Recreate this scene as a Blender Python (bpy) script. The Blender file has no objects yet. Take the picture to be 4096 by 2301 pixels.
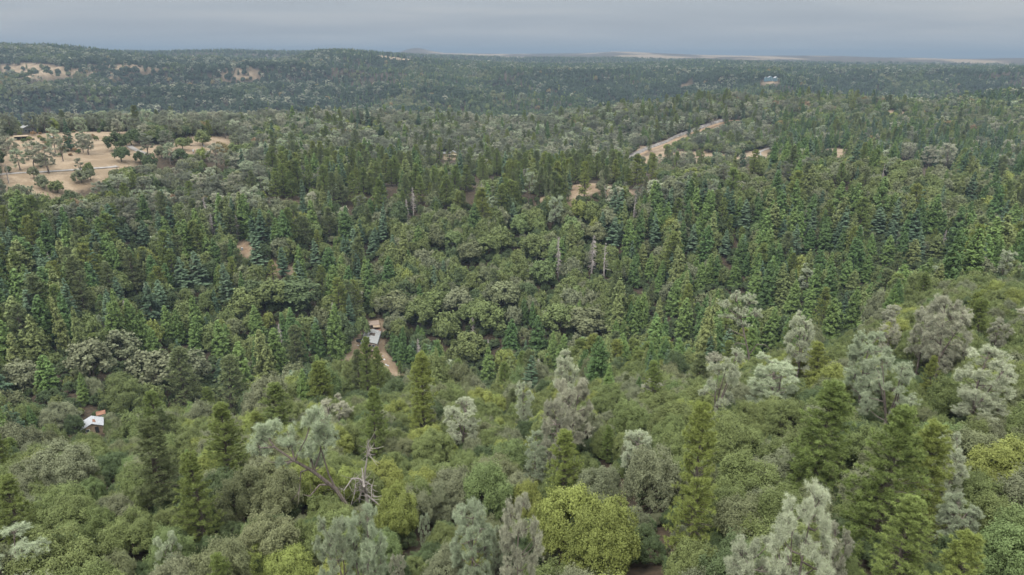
import bpy, math
import numpy as np
from mathutils import Matrix, Vector

# ------------------------------------------------------------------ camera
sc = bpy.context.scene
rad = math.radians
FOC, CX, CY = 692.0, 512.0, 287.5          # focal length and centre in 1024-wide picture units
PITCH, ROLL = rad(18.7), rad(0.29)
CAMZ = 150.0
_f = np.array([0, math.cos(PITCH), -math.sin(PITCH)])
_u0 = np.array([0, math.sin(PITCH), math.cos(PITCH)])
_r0 = np.array([1.0, 0, 0])
RV = _r0 * math.cos(ROLL) + _u0 * math.sin(ROLL)
UV = _u0 * math.cos(ROLL) - _r0 * math.sin(ROLL)
cam_d = bpy.data.cameras.new('camera')
cam_d.sensor_width = 36.0
cam_d.lens = 36.0 * FOC / 1024.0
cam_d.clip_start = 1.0
cam_d.clip_end = 80000.0
cam = bpy.data.objects.new('camera', cam_d)
sc.collection.objects.link(cam)
m = Matrix.Identity(4)
for i in range(3):
    m[i][0], m[i][1], m[i][2] = RV[i], UV[i], -_f[i]
m[2][3] = CAMZ
cam.matrix_world = m
sc.camera = cam

# ------------------------------------------------------------------ render settings, sky, sun
sc.view_settings.view_transform = 'Standard'
sc.view_settings.look = 'None'
sc.view_settings.gamma = 1.0
sc.view_settings.use_curve_mapping = False
sc.view_settings.exposure = 1.0
cy = sc.cycles
cy.max_bounces = 5
cy.diffuse_bounces = 2
cy.glossy_bounces = 1
cy.transmission_bounces = 3
cy.volume_bounces = 0
cy.transparent_max_bounces = 4
cy.use_denoising = True
cy.caustics_reflective = False
cy.caustics_refractive = False

SUN_EL, SUN_AZ = rad(58), rad(215)          # azimuth measured from +Y towards +X
sun_d = bpy.data.lights.new('sun', 'SUN')
sun_d.energy = 1.5
sun_d.angle = rad(14)
sun_d.color = (1.0, 0.965, 0.92)
sun = bpy.data.objects.new('sun', sun_d)
sc.collection.objects.link(sun)
sv = Vector((math.sin(SUN_AZ) * math.cos(SUN_EL), math.cos(SUN_AZ) * math.cos(SUN_EL), math.sin(SUN_EL)))
sun.rotation_euler = sv.to_track_quat('Z', 'Y').to_euler()
sun.location = (0, 0, 600)

wd = bpy.data.worlds.new('World')
sc.world = wd
wd.use_nodes = True
nt = wd.node_tree
nt.nodes.clear()


def N(tree, typ, **kw):
    n = tree.nodes.new(typ)
    for k, v in kw.items():
        setattr(n, k, v)
    return n


def math_node(tree, op, a, b=None, clamp=False):
    n = N(tree, 'ShaderNodeMath', operation=op, use_clamp=clamp)
    for i, v in enumerate((a, b)):
        if v is None:
            continue
        if isinstance(v, (int, float)):
            n.inputs[i].default_value = v
        else:
            tree.links.new(v, n.inputs[i])
    return n.outputs[0]


def mix_rgb(tree, fac, a, b, blend='MIX'):
    n = N(tree, 'ShaderNodeMix', data_type='RGBA', blend_type=blend)
    for idx, v in ((0, fac), (6, a), (7, b)):
        if isinstance(v, (int, float)):
            n.inputs[idx].default_value = v
        elif isinstance(v, tuple):
            n.inputs[idx].default_value = (*v, 1.0) if len(v) == 3 else v
        else:
            tree.links.new(v, n.inputs[idx])
    return n.outputs[2]


def ramp(tree, fac, stops):
    n = N(tree, 'ShaderNodeValToRGB')
    e = n.color_ramp.elements
    while len(e) < len(stops):
        e.new(0.5)
    for el, (p, c) in zip(e, stops):
        el.position = p
        el.color = (*c, 1.0) if len(c) == 3 else c
    tree.links.new(fac, n.inputs[0])
    return n.outputs[0]


tc = N(nt, 'ShaderNodeTexCoord')
sep = N(nt, 'ShaderNodeSeparateXYZ')
nt.links.new(tc.outputs['Generated'], sep.inputs[0])
zc = math_node(nt, 'MAXIMUM', sep.outputs[2], 0.0)
den = math_node(nt, 'ADD', zc, 0.09)
cu = math_node(nt, 'DIVIDE', sep.outputs[0], den)
cv = math_node(nt, 'DIVIDE', sep.outputs[1], den)
comb = N(nt, 'ShaderNodeCombineXYZ')
nt.links.new(math_node(nt, 'MULTIPLY', cu, 0.30), comb.inputs[0])
nt.links.new(math_node(nt, 'MULTIPLY', cv, 0.5), comb.inputs[1])
noi = N(nt, 'ShaderNodeTexNoise')
noi.inputs['Scale'].default_value = 1.1
noi.inputs['Detail'].default_value = 5.0
noi.inputs['Roughness'].default_value = 0.45
noi.inputs['Distortion'].default_value = 0.3
nt.links.new(comb.outputs[0], noi.inputs['Vector'])
cloud = ramp(nt, noi.outputs['Fac'], [(0.34, (0.245, 0.275, 0.308)), (0.50, (0.270, 0.299, 0.329)), (0.66, (0.315, 0.335, 0.353))])
lift = ramp(nt, zc, [(0.0, (0.86, 0.85, 0.85)), (0.035, (0.80, 0.795, 0.80)), (0.085, (0.88, 0.875, 0.87)), (0.35, (2.6, 2.4, 2.15)), (1.0, (7.8, 7.0, 6.1))])
cloud = mix_rgb(nt, 1.0, cloud, lift, 'MULTIPLY')
sky = N(nt, 'ShaderNodeTexSky', sky_type='NISHITA')
sky.sun_disc = False
sky.sun_elevation = SUN_EL
sky.sun_rotation = SUN_AZ
sky.air_density = 1.5
sky.dust_density = 3.0
cloud10 = mix_rgb(nt, 1.0, cloud, (10.0, 10.0, 10.0), 'MULTIPLY')
cloud10.node.clamp_result = False
skymix = mix_rgb(nt, 0.96, sky.outputs[0], cloud10)
bg = N(nt, 'ShaderNodeBackground')
bg.inputs['Strength'].default_value = 0.1
nt.links.new(skymix, bg.inputs['Color'])
wo = N(nt, 'ShaderNodeOutputWorld')
nt.links.new(bg.outputs[0], wo.inputs['Surface'])

rng = np.random.default_rng(11)
K = 1024.0 / 2576.0                         # survey readings are in a 2576-wide view of the place


# ------------------------------------------------------------------ survey helpers
def ray(px, py):
    px = np.asarray(px, float)
    py = np.asarray(py, float)
    d = _f + ((px - CX) / FOC)[..., None] * RV - ((py - CY) / FOC)[..., None] * UV
    h = np.hypot(d[..., 0], d[..., 1])
    return np.arctan2(d[..., 0], d[..., 1]), d[..., 2] / h


def project(x, y, z):
    p = np.stack([np.asarray(x, float), np.asarray(y, float), np.asarray(z, float) - CAMZ], -1)
    dep = p @ _f
    s = FOC / np.maximum(dep, 0.1)
    return CX + (p @ RV) * s, CY - (p @ UV) * s, dep


def in_poly(px, py, poly):
    px = np.asarray(px); py = np.asarray(py)
    res = np.zeros(px.shape, bool)
    n = len(poly)
    for i in range(n):
        x1, y1 = poly[i]; x2, y2 = poly[(i + 1) % n]
        c = ((y1 > py) != (y2 > py)) & (px < (x2 - x1) * (py - y1) / (y2 - y1 + 1e-9) + x1)
        res ^= c
    return res


def vnoise(x, y, seed=0):
    xi = np.floor(x).astype(np.int64); yi = np.floor(y).astype(np.int64)
    fx = x - xi; fy = y - yi
    fx = fx * fx * (3 - 2 * fx); fy = fy * fy * (3 - 2 * fy)

    def h(a, b):
        n = (a * 374761393 + b * 668265263 + seed * 974711) & 0x7fffffff
        n = ((n ^ (n >> 13)) * 1274126177) & 0x7fffffff
        return ((n ^ (n >> 16)) & 0xffff) / 65535.0
    a = h(xi, yi); b = h(xi + 1, yi); c = h(xi, yi + 1); d = h(xi + 1, yi + 1)
    return (a * (1 - fx) + b * fx) * (1 - fy) + (c * (1 - fx) + d * fx) * fy


def fbm(x, y, seed=0, octv=4):
    s = 0; a = 1; t = 0
    for o in range(octv):
        s = s + a * vnoise(x * 2 ** o, y * 2 ** o, seed + o * 17)
        t += a; a *= 0.5
    return s / t


# ------------------------------------------------------------------ terrain
# every level: (picture x, picture y, distance, canopy height above ground there)
LV = [
    [(0, 575, 62, 5), (512, 575, 50, 5), (1023, 575, 42, 5)],
    [(0, 505, 84, 5), (512, 500, 70, 5), (850, 500, 60, 5), (1023, 500, 58, 5)],
    [(0, 460, 110, 6), (170, 450, 108, 6), (512, 430, 104, 5), (850, 420, 86, 5), (1023, 400, 92, 5)],
    [(0, 452, 128, 6), (100, 440, 127, 6), (250, 415, 132, 6), (512, 388, 145, 6), (680, 378, 152, 6), (760, 358, 158, 6), (850, 332, 172, 6), (940, 290, 215, 6), (1023, 258, 285, 6)],
    [(0, 415, 225, 14), (93, 430, 198, 1), (170, 400, 225, 13), (280, 365, 250, 12), (372, 349, 300, 0), (430, 350, 290, 12), (512, 352, 265, 14), (680, 340, 262, 15), (760, 325, 268, 15), (850, 300, 285, 14), (940, 272, 315, 13), (1023, 245, 390, 12)],
    [(0, 275, 345, 12), (170, 268, 345, 12), (290, 262, 355, 3), (340, 270, 350, 9), (430, 282, 335, 10), (512, 268, 338, 10), (600, 262, 345, 12), (680, 262, 340, 14), (850, 232, 365, 13), (940, 225, 390, 12), (1023, 215, 450, 12)],
    [(0, 177, 470, 0), (60, 176, 470, 0), (120, 170, 480, 0), (170, 178, 470, 8), (260, 172, 470, 9), (340, 172, 465, 11), (430, 172, 462, 12), (520, 182, 440, 8), (575, 190, 430, 0), (640, 186, 430, 6), (700, 172, 440, 8), (760, 164, 450, 12), (850, 158, 470, 13), (940, 158, 495, 13), (1023, 172, 560, 10)],
    [(0, 155, 535, 0), (85, 152, 535, 0), (150, 147, 550, 0), (200, 152, 545, 1), (260, 146, 590, 7), (340, 146, 610, 9), (430, 150, 620, 10), (512, 152, 640, 12), (570, 156, 660, 9), (624, 159, 690, 1), (680, 160, 690, 1), (740, 160, 690, 1), (815, 155, 700, 0), (880, 153, 700, 10), (940, 150, 700, 14), (1023, 160, 760, 14)],
    [(0, 131, 605, 1), (85, 131, 610, 1), (150, 135, 610, 1), (205, 138, 610, 0), (260, 128, 680, 8), (340, 127, 720, 10), (430, 130, 740, 10), (512, 135, 760, 11), (570, 132, 770, 11), (624, 140, 790, 9), (680, 138, 800, 5), (745, 142, 790, 7), (815, 138, 800, 11), (900, 125, 860, 13), (1023, 120, 980, 13)],
    [(0, 123, 640, 9), (85, 120, 650, 9), (170, 120, 670, 9), (256, 115, 730, 10), (340, 113, 800, 11), (430, 114, 850, 11), (512, 119, 860, 11), (570, 113, 860, 11), (640, 104, 900, 11), (700, 99, 960, 10), (787, 91, 1030, 10), (870, 97, 1060, 10), (940, 100, 1080, 11), (1023, 90, 1280, 11)],
    # hidden valley floor handled below, then the far hills
    [(0, 124, 1420, 14), (170, 122, 1420, 14), (340, 116, 1440, 14), (512, 122, 1420, 14), (640, 108, 1480, 14), (787, 92, 1600, 14), (900, 98, 1620, 14), (1023, 88, 1700, 14)],
    [(0, 100, 1650, 12), (170, 98, 1650, 12), (340, 94, 1660, 13), (512, 98, 1650, 13), (640, 92, 1700, 13), (787, 84, 1800, 13), (900, 86, 1800, 13), (1023, 80, 1900, 13)],
    [(0, 72, 2050, 3), (60, 73, 2050, 4), (170, 72, 2050, 10), (340, 70, 2060, 12), (430, 72, 2060, 12), (512, 77, 2050, 12), (640, 76, 2100, 13), (787, 74, 2150, 13), (900, 75, 2200, 13), (1023, 72, 2250, 13)],
    [(-80, 38.5, 2700, 17), (0, 40.5, 2650, 17), (60, 43.5, 2600, 17), (110, 50.5, 2560, 14), (170, 55, 2500, 13), (220, 57, 2500, 13), (280, 59.5, 2450, 12), (310, 49.5, 2560, 17), (340, 46.8, 2600, 18), (380, 49.5, 2600, 16), (430, 57, 2600, 17), (480, 60.5, 2700, 18), (560, 62, 2800, 19), (640, 61.5, 2900, 19), (700, 57.8, 3000, 19), (760, 60.5, 3000, 19), (830, 62.5, 3050, 19), (900, 63.5, 3100, 19), (1023, 64, 3200, 19)],
    [(0, 50, 3600, 18), (170, 49.5, 3500, 18), (230, 46.8, 3500, 18), (290, 49, 3500, 18), (400, 51, 3500, 18), (440, 54, 3600, 18), (512, 57, 3700, 20), (600, 58, 3700, 20), (700, 59.5, 3900, 20), (850, 62, 4000, 20), (1023, 63, 4100, 20)],
    [(0, 52, 5000, 0), (400, 55, 5000, 0), (512, 57, 5000, 0), (600, 56.5, 5000, 0), (720, 58.5, 4900, 0), (850, 59, 5000, 0), (1023, 62.5, 5000, 0)],
    [(0, 52, 6800, 0), (395, 54, 6800, 0), (405, 50.5, 6800, 0), (414, 47.6, 6800, 0), (419, 47.6, 6800, 0), (428, 50, 6800, 0), (445, 53, 6800, 0), (540, 54.0, 6800, 0), (585, 53.5, 6800, 0), (612, 52.0, 6800, 0), (650, 53, 6800, 0), (700, 55, 6700, 0), (760, 55.8, 6600, 0), (850, 56.5, 6600, 0), (930, 58.5, 6600, 0), (1023, 58.5, 6600, 0)],
]
AZ_V = np.radians(np.arange(-60, 60.01, 0.3))
NA = len(AZ_V)
DG = np.concatenate([np.geomspace(6, 40, 14)[:-1], np.geomspace(40, 900, 420)[:-1], np.geomspace(900, 4200, 220)[:-1], np.geomspace(4200, 9500, 60)[:-1], np.geomspace(9500, 30000, 10)])
ND = len(DG)


def gsm(a, sig):
    k = int(sig * 3)
    w = np.exp(-0.5 * (np.arange(-k, k + 1) / sig) ** 2); w /= w.sum()
    return np.convolve(np.pad(a, k, mode='edge'), w, mode='valid')


Dk = []; Zk = []
for li, L in enumerate(LV):
    a = np.array(L, float)
    az, sl = ray(a[:, 0], a[:, 1])
    z = CAMZ + sl * a[:, 2] - a[:, 3]
    o = np.argsort(az)
    sg = 5.0 if li < 13 else (2.2 if li < 16 else 1.2)
    Dk.append(gsm(np.interp(AZ_V, az[o], a[o, 2]), sg))
    Zk.append(gsm(np.interp(AZ_V, az[o], z[o]), sg))
# ground under the camera, hidden valley between the ridges, dips behind the crests, far plain
Dk.insert(0, np.full(NA, 6.0)); Zk.insert(0, np.full(NA, CAMZ - 41.0))
hid_d = Dk[10] + 0.55 * (Dk[11] - Dk[10]); hid_z = np.minimum(Zk[10] - 75, Zk[11] - 25)
Dk.insert(11, hid_d); Zk.insert(11, hid_z)
i14 = len(Dk) - 3
Dk.insert(i14, 0.5 * (Dk[i14 - 1] + Dk[i14])); Zk.insert(i14, np.minimum(Zk[i14 - 1], Zk[i14]) - 35)
Dk.append(np.full(NA, 8600.0)); Zk.append(np.minimum(Zk[-1] - 30, CAMZ - 120))
Dk.append(np.full(NA, 30000.0)); Zk.append(np.full(NA, CAMZ - 150.0))
Dk = np.array(Dk); Zk = np.array(Zk)
for k in range(1, len(Dk)):
    Dk[k] = np.maximum(Dk[k], Dk[k - 1] * 1.03)


def pchip(x, y, xq):
    h = np.diff(x); d = np.diff(y) / h
    m = np.zeros_like(y)
    ok = d[:-1] * d[1:] > 0
    w1 = 2 * h[1:] + h[:-1]; w2 = h[1:] + 2 * h[:-1]
    with np.errstate(divide='ignore', invalid='ignore'):
        hm = (w1 + w2) / (w1 / d[:-1] + w2 / d[1:])
    m[1:-1] = np.where(ok, hm, 0)
    m[0] = d[0]; m[-1] = d[-1]
    i = np.clip(np.searchsorted(x, xq) - 1, 0, len(x) - 2)
    t = (xq - x[i]) / h[i]
    return ((1 + 2 * t) * (1 - t) ** 2) * y[i] + t * (1 - t) ** 2 * h[i] * m[i] + t * t * (3 - 2 * t) * y[i + 1] + t * t * (t - 1) * h[i] * m[i + 1]


ZT = np.zeros((NA, ND))
for i in range(NA):
    ZT[i] = pchip(Dk[:, i], Zk[:, i], np.clip(DG, 6, 30000))
AA, DD = np.meshgrid(AZ_V, DG, indexing='ij')
XX = np.sin(AA) * DD; YY = np.cos(AA) * DD
near = np.clip((DD - 30) / 60, 0, 1) * np.clip((1000 - DD) / 200, 0, 1)
hx, hy = math.sin(ray(372, 346)[0]) * 300, math.cos(ray(372, 346)[0]) * 300
calm = 1 - np.exp(-((XX - hx) ** 2 + (YY - hy) ** 2) / (2 * 30 ** 2))
cx2, cy2 = math.sin(ray(93, 428)[0]) * 198, math.cos(ray(93, 428)[0]) * 198
calm *= 1 - np.exp(-((XX - cx2) ** 2 + (YY - cy2) ** 2) / (2 * 14 ** 2))
ZT += near * calm * (4.5 * (fbm(XX / 70, YY / 70, 3) - 0.5) + 1.2 * (fbm(XX / 14, YY / 14, 5) - 0.5))
far = np.clip((DD - 1150) / 500, 0, 1) * np.clip((6000 - DD) / 2500, 0, 1)
crest = np.clip((2550 - DD) / 500, 0.12, 1)
rid = 1 - np.abs(2 * fbm(XX / 420, YY / 420, 8, 4) - 1)
ZT += far * crest * (150 * (rid - 0.84) + 20 * (fbm(XX / 130, YY / 130, 21, 3) - 0.5))
ZT += np.clip((DD - 4300) / 600, 0, 1) * np.clip((9000 - DD) / 2000, 0, 1) * 26 * (fbm(XX / 500, YY / 500, 31) - 0.5)


def ground(x, y):
    x = np.asarray(x, float); y = np.asarray(y, float)
    az = np.clip(np.arctan2(x, y), AZ_V[0], AZ_V[-1]); d = np.clip(np.hypot(x, y), DG[0], DG[-1])
    fa = (az - AZ_V[0]) / (AZ_V[1] - AZ_V[0])
    ia = np.clip(fa.astype(int), 0, NA - 2); ta = fa - ia
    idx = np.clip(np.searchsorted(DG, d) - 1, 0, ND - 2); td = (d - DG[idx]) / (DG[idx + 1] - DG[idx])
    return (ZT[ia, idx] * (1 - ta) + ZT[ia + 1, idx] * ta) * (1 - td) + (ZT[ia, idx + 1] * (1 - ta) + ZT[ia + 1, idx + 1] * ta) * td


_march = np.geomspace(25, 9000, 1800)


def hit(px, py, lift=0.0, dmin=0.0, dmax=9000.0):
    """first point where the sight line through (px, py) meets the ground (raised by lift)"""
    az, sl = ray(px, py)
    az = float(az); sl = float(sl)
    x = np.sin(az) * _march; y = np.cos(az) * _march
    g = ground(x, y) + lift
    z = CAMZ + sl * _march
    ok = (z <= g) & (_march >= dmin) & (_march <= dmax)
    i = int(np.argmax(ok)) if ok.any() else int(np.argmin(np.where((_march >= dmin) & (_march <= dmax), z - g, 1e9)))
    return float(x[i]), float(y[i]), float(_march[i])


# clearings as surveyed: (polygon in the 2576-wide view, min distance, max distance, share of trees kept, dryness 0 litter .. 1 dry grass, 2 red soil, 3 grey gravel)
CLEAR = [
    ([(850, 908), (893, 856), (917, 832), (916, 806), (962, 806), (964, 870), (972, 892), (994, 903), (1024, 936), (1002, 946), (975, 942), (942, 905), (905, 890), (880, 908)], 200, 345, 0.0, 1.35),
    ([(205, 1058), (266, 1050), (270, 1085), (225, 1092)], 150, 240, 0.0, 1.7),
    ([(0, 340), (60, 340), (130, 335), (260, 325), (262, 372), (150, 400), (0, 402)], 300, 640, 0.30, 1.0),
    ([(0, 385), (60, 340), (130, 335), (260, 325), (345, 325), (345, 345), (330, 372), (420, 362), (490, 342), (590, 345), (600, 372), (480, 388), (430, 390), (370, 402), (300, 425), (200, 448), (60, 462), (0, 466)], 300, 640, 0.12, 1.0),
    ([(1565, 408), (1602, 376), (1700, 344), (1820, 299), (1890, 287), (1898, 292), (1832, 305), (1735, 339), (1638, 378), (1580, 411)], 620, 900, 0.0, 1.0),
    ([(1610, 412), (1620, 396), (1680, 380), (1800, 385), (1850, 395), (1850, 412)], 560, 760, 0.2, 1.2),
    ([(1830, 408), (1890, 380), (1940, 369), (1945, 392), (1900, 400), (1860, 412)], 560, 800, 0.0, 1.0),
    ([(2045, 390), (2100, 370), (2165, 386), (2120, 396), (2060, 396)], 560, 800, 0.0, 1.0),
    ([(1400, 482), (1425, 468), (1480, 462), (1535, 464), (1530, 478), (1450, 492), (1445, 535), (1425, 540), (1420, 500)], 380, 520, 0.32, 1.4),
    ([(1358, 500), (1378, 490), (1385, 520), (1360, 530)], 380, 480, 0.3, 1.6),
    ([(672, 682), (692, 648), (706, 650), (700, 668), (745, 680), (752, 694), (720, 690)], 280, 420, 0.2, 1.9),
    ([(770, 745), (776, 700), (790, 698), (792, 720), (782, 750)], 240, 400, 0.0, 1.9),
    ([(590, 606), (615, 600), (640, 614), (640, 632), (620, 650), (600, 640)], 280, 420, 0.3, 1.7),
    ([(0, 160), (95, 158), (190, 178), (185, 190), (140, 196), (70, 200), (0, 188)], 1700, 2600, 0.09, 1.0),
    ([(190, 170), (330, 150), (420, 170), (300, 195), (180, 205)], 1700, 2600, 0.45, 1.0),
    ([(300, 132), (500, 134), (500, 140), (420, 150), (310, 148)], 2200, 3000, 0.3, 1.0),
    ([(560, 140), (640, 132), (715, 138), (705, 150), (600, 146)], 2200, 3000, 0.12, 1.0),
    ([(520, 190), (620, 168), (680, 180), (640, 205), (540, 205)], 1700, 2600, 0.5, 1.0),
    ([(940, 132), (1000, 138), (1072, 140), (1060, 150), (1010, 152), (960, 145)], 2100, 3100, 0.12, 1.0),
    ([(1700, 216), (1740, 206), (1765, 207), (1740, 214), (1710, 219)], 1300, 2600, 0.0, 1.0),
    ([(1108, 398), (1112, 386), (1150, 382), (1158, 396), (1136, 404)], 420, 700, 0.0, 1.2),
    ([(740, 415), (790, 408), (812, 412), (800, 422)], 420, 700, 0.1, 1.3),
    ([(2535, 442), (2548, 428), (2576, 424), (2576, 446)], 500, 800, 0.0, 2.6),
    ([(1870, 235), (1930, 222), (1950, 226), (1920, 240)], 850, 1150, 0.25, 1.0),
    ([(2180, 285), (2240, 278), (2300, 282), (2240, 290)], 850, 1200, 0.3, 1.4),
    ([(56, 311), (86, 311), (88, 327), (56, 327)], 500, 760, 0.0, 1.0),
    ([(1915, 200), (1960, 199), (1962, 210), (1915, 212)], 1300, 2600, 0.1, 1.0),
    ([(0, 440), (60, 462), (200, 450), (330, 425), (330, 440), (200, 480), (60, 500), (0, 500)], 380, 520, 0.92, 1.0),
]
CLEAR = [([(x * K, y * K) for x, y in p], a, b, s, t) for p, a, b, s, t in CLEAR]

# ------------------------------------------------------------------ mesh helpers
class MB:
    """collects vertices and faces; build() links them as ONE mesh object"""

    def __init__(self):
        self.v = []; self.f = {3: [], 4: []}; self.mi = {3: [], 4: []}; self.jit = {3: [], 4: []}; self.n = 0

    def add(self, V, Fc, mat=0, jit=0.5):
        V = np.asarray(V, float).reshape(-1, 3); Fc = np.asarray(Fc, np.int64)
        k = Fc.shape[1]
        self.v.append(V); self.f[k].append(Fc + self.n); self.mi[k].append(np.full(len(Fc), mat, np.int32))
        self.jit[k].append(np.broadcast_to(np.asarray(jit, np.float32), (len(Fc),)).copy())
        self.n += len(V)
        return self

    def box(self, c, s, rz=0.0, mat=0, tilt=None):
        c = np.asarray(c, float); s = np.asarray(s, float) / 2
        o = np.array([[a, b, d] for d in (-1, 1) for b in (-1, 1) for a in (-1, 1)], float) * s
        if tilt is not None:
            o = o @ np.array(Matrix.Rotation(tilt[1], 3, tilt[0])).T
        R_ = np.array([[math.cos(rz), -math.sin(rz), 0], [math.sin(rz), math.cos(rz), 0], [0, 0, 1]])
        return self.add(o @ R_.T + c, [[0, 2, 3, 1], [4, 5, 7, 6], [0, 1, 5, 4], [2, 6, 7, 3], [0, 4, 6, 2], [1, 3, 7, 5]], mat)

    def slab(self, P, th, mat=0):
        """a plate with corners P (3 or 4), thickness th downwards"""
        P = np.asarray(P, float); n = len(P)
        V = np.vstack([P, P - [0, 0, th]])
        if n == 4:
            self.add(V, [[0, 1, 2, 3], [7, 6, 5, 4]] + [[i, i + 4, (i + 1) % 4 + 4, (i + 1) % 4] for i in range(4)], mat)
        else:
            self.add(V, [[0, 1, 2], [5, 4, 3]], mat)
            self.add(V, [[i, i + 3, (i + 1) % 3 + 3, (i + 1) % 3] for i in range(3)], mat)
        return self

    def tube(self, pts, r, sides=6, mat=0, cap=True):
        pts = np.asarray(pts, float); n = len(pts)
        r = np.broadcast_to(np.asarray(r, float), (n,))
        t = np.gradient(pts, axis=0); t /= np.linalg.norm(t, axis=1, keepdims=True) + 1e-9
        ref = np.where(np.abs(t[:, 2:3]) > 0.9, np.array([[1.0, 0, 0]]), np.array([[0, 0, 1.0]]))
        a = np.cross(t, ref); a /= np.linalg.norm(a, axis=1, keepdims=True) + 1e-9
        b = np.cross(t, a)
        th = np.arange(sides) * 2 * np.pi / sides
        V = pts[:, None] + r[:, None, None] * (np.cos(th)[None, :, None] * a[:, None] + np.sin(th)[None, :, None] * b[:, None])
        i = np.arange(n - 1)[:, None] * sides; j = np.arange(sides)[None]
        q = np.stack([i + j, i + (j + 1) % sides, i + sides + (j + 1) % sides, i + sides + j], -1).reshape(-1, 4)
        self.add(V.reshape(-1, 3), q, mat)
        if cap:
            e = np.vstack([V[-1], pts[-1] + t[-1] * r[-1] * 0.5])
            self.add(e, [[k, (k + 1) % sides, sides] for k in range(sides)], mat)
        return self

    def mesh(self, name, mats, smooth=False):
        me = bpy.data.meshes.new(name)
        V = np.concatenate(self.v) if self.v else np.zeros((0, 3))
        q = np.concatenate(self.f[4]) if self.f[4] else np.zeros((0, 4), np.int64)
        t = np.concatenate(self.f[3]) if self.f[3] else np.zeros((0, 3), np.int64)
        nq, ntr = len(q), len(t)
        me.vertices.add(len(V)); me.vertices.foreach_set('co', V.astype(np.float32).ravel())
        lv = np.concatenate([q.ravel(), t.ravel()]).astype(np.int32)
        me.loops.add(len(lv)); me.loops.foreach_set('vertex_index', lv)
        st = np.concatenate([np.arange(nq) * 4, nq * 4 + np.arange(ntr) * 3]).astype(np.int32)
        me.polygons.add(nq + ntr); me.polygons.foreach_set('loop_start', st)
        mi = np.concatenate(self.mi[4] + self.mi[3]) if (nq + ntr) else np.zeros(0, np.int32)
        me.polygons.foreach_set('material_index', mi.astype(np.int32))
        me.polygons.foreach_set('use_smooth', np.full(nq + ntr, smooth))
        at = me.attributes.new('jit', 'FLOAT', 'FACE')
        at.data.foreach_set('value', np.concatenate(self.jit[4] + self.jit[3]).astype(np.float32))
        for mm in mats:
            me.materials.append(mm)
        me.update(calc_edges=True)
        return me

    def build(self, name, mats, parent=None, loc=None, smooth=False):
        o = bpy.data.objects.new(name, self.mesh(name, mats if isinstance(mats, (list, tuple)) else [mats], smooth))
        sc.collection.objects.link(o)
        if parent is not None:
            o.parent = parent
        if loc is not None:
            o.location = loc
        return o


def tag(o, label=None, cat=None, group=None, kind=None):
    for k, v in (('label', label), ('category', cat), ('group', group), ('kind', kind)):
        if v:
            o[k] = v
    return o


def empty(name, loc, rz=0.0):
    o = bpy.data.objects.new(name, None)
    o.empty_display_size = 0.5
    sc.collection.objects.link(o)
    o.location = loc
    o.rotation_euler = (0, 0, rz)
    return o


# ------------------------------------------------------------------ materials
def new_mat(name):
    mt = bpy.data.materials.new(name)
    mt.use_nodes = True
    t = mt.node_tree
    b = t.nodes['Principled BSDF']
    b.inputs['Roughness'].default_value = 0.85
    b.inputs['Specular IOR Level'].default_value = 0.2
    return mt, t, b


def foliage_mat(name, brown=0.0, trans=0.25, rough=0.7, contrast=0.62):
    mt, t, b = new_mat(name)
    oi = N(t, 'ShaderNodeObjectInfo')
    at = N(t, 'ShaderNodeAttribute', attribute_name='jit')
    gain = math_node(t, 'ADD', math_node(t, 'MULTIPLY', at.outputs['Fac'], contrast), 1 - contrast / 2)
    gain = math_node(t, 'MULTIPLY', gain, math_node(t, 'ADD', math_node(t, 'MULTIPLY', oi.outputs['Random'], 0.24), 0.88))
    gv = N(t, 'ShaderNodeVectorMath', operation='SCALE')
    tn = N(t, 'ShaderNodeAttribute', attribute_name='tint', attribute_type='INSTANCER')
    basec = mix_rgb(t, math_node(t, 'GREATER_THAN', tn.outputs['Fac'], 0.0), oi.outputs['Color'], tn.outputs['Color'])
    t.links.new(basec, gv.inputs[0]); t.links.new(gain, gv.inputs['Scale'])
    hsv = N(t, 'ShaderNodeHueSaturation')
    hsv.inputs['Value'].default_value = 1.0
    wn = N(t, 'ShaderNodeTexWhiteNoise', noise_dimensions='1D')
    t.links.new(math_node(t, 'MULTIPLY', oi.outputs['Random'], 91.7), wn.inputs['W'])
    t.links.new(math_node(t, 'ADD', math_node(t, 'MULTIPLY', wn.outputs['Value'], 0.016), 0.492), hsv.inputs['Hue'])
    t.links.new(gv.outputs[0], hsv.inputs['Color'])
    col = hsv.outputs[0]
    if brown > 0:
        br = math_node(t, 'MULTIPLY', math_node(t, 'GREATER_THAN', at.outputs['Fac'], 1 - brown), 0.55)
        col = mix_rgb(t, br, col, (0.30, 0.20, 0.12))
    t.links.new(col, b.inputs['Base Color'])
    b.inputs['Roughness'].default_value = rough
    tr = N(t, 'ShaderNodeBsdfTranslucent')
    t.links.new(col, tr.inputs['Color'])
    mx = N(t, 'ShaderNodeMixShader')
    mx.inputs[0].default_value = trans
    t.links.new(b.outputs[0], mx.inputs[1]); t.links.new(tr.outputs[0], mx.inputs[2])
    t.links.new(mx.outputs[0], t.nodes['Material Output'].inputs['Surface'])
    return mt


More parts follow.
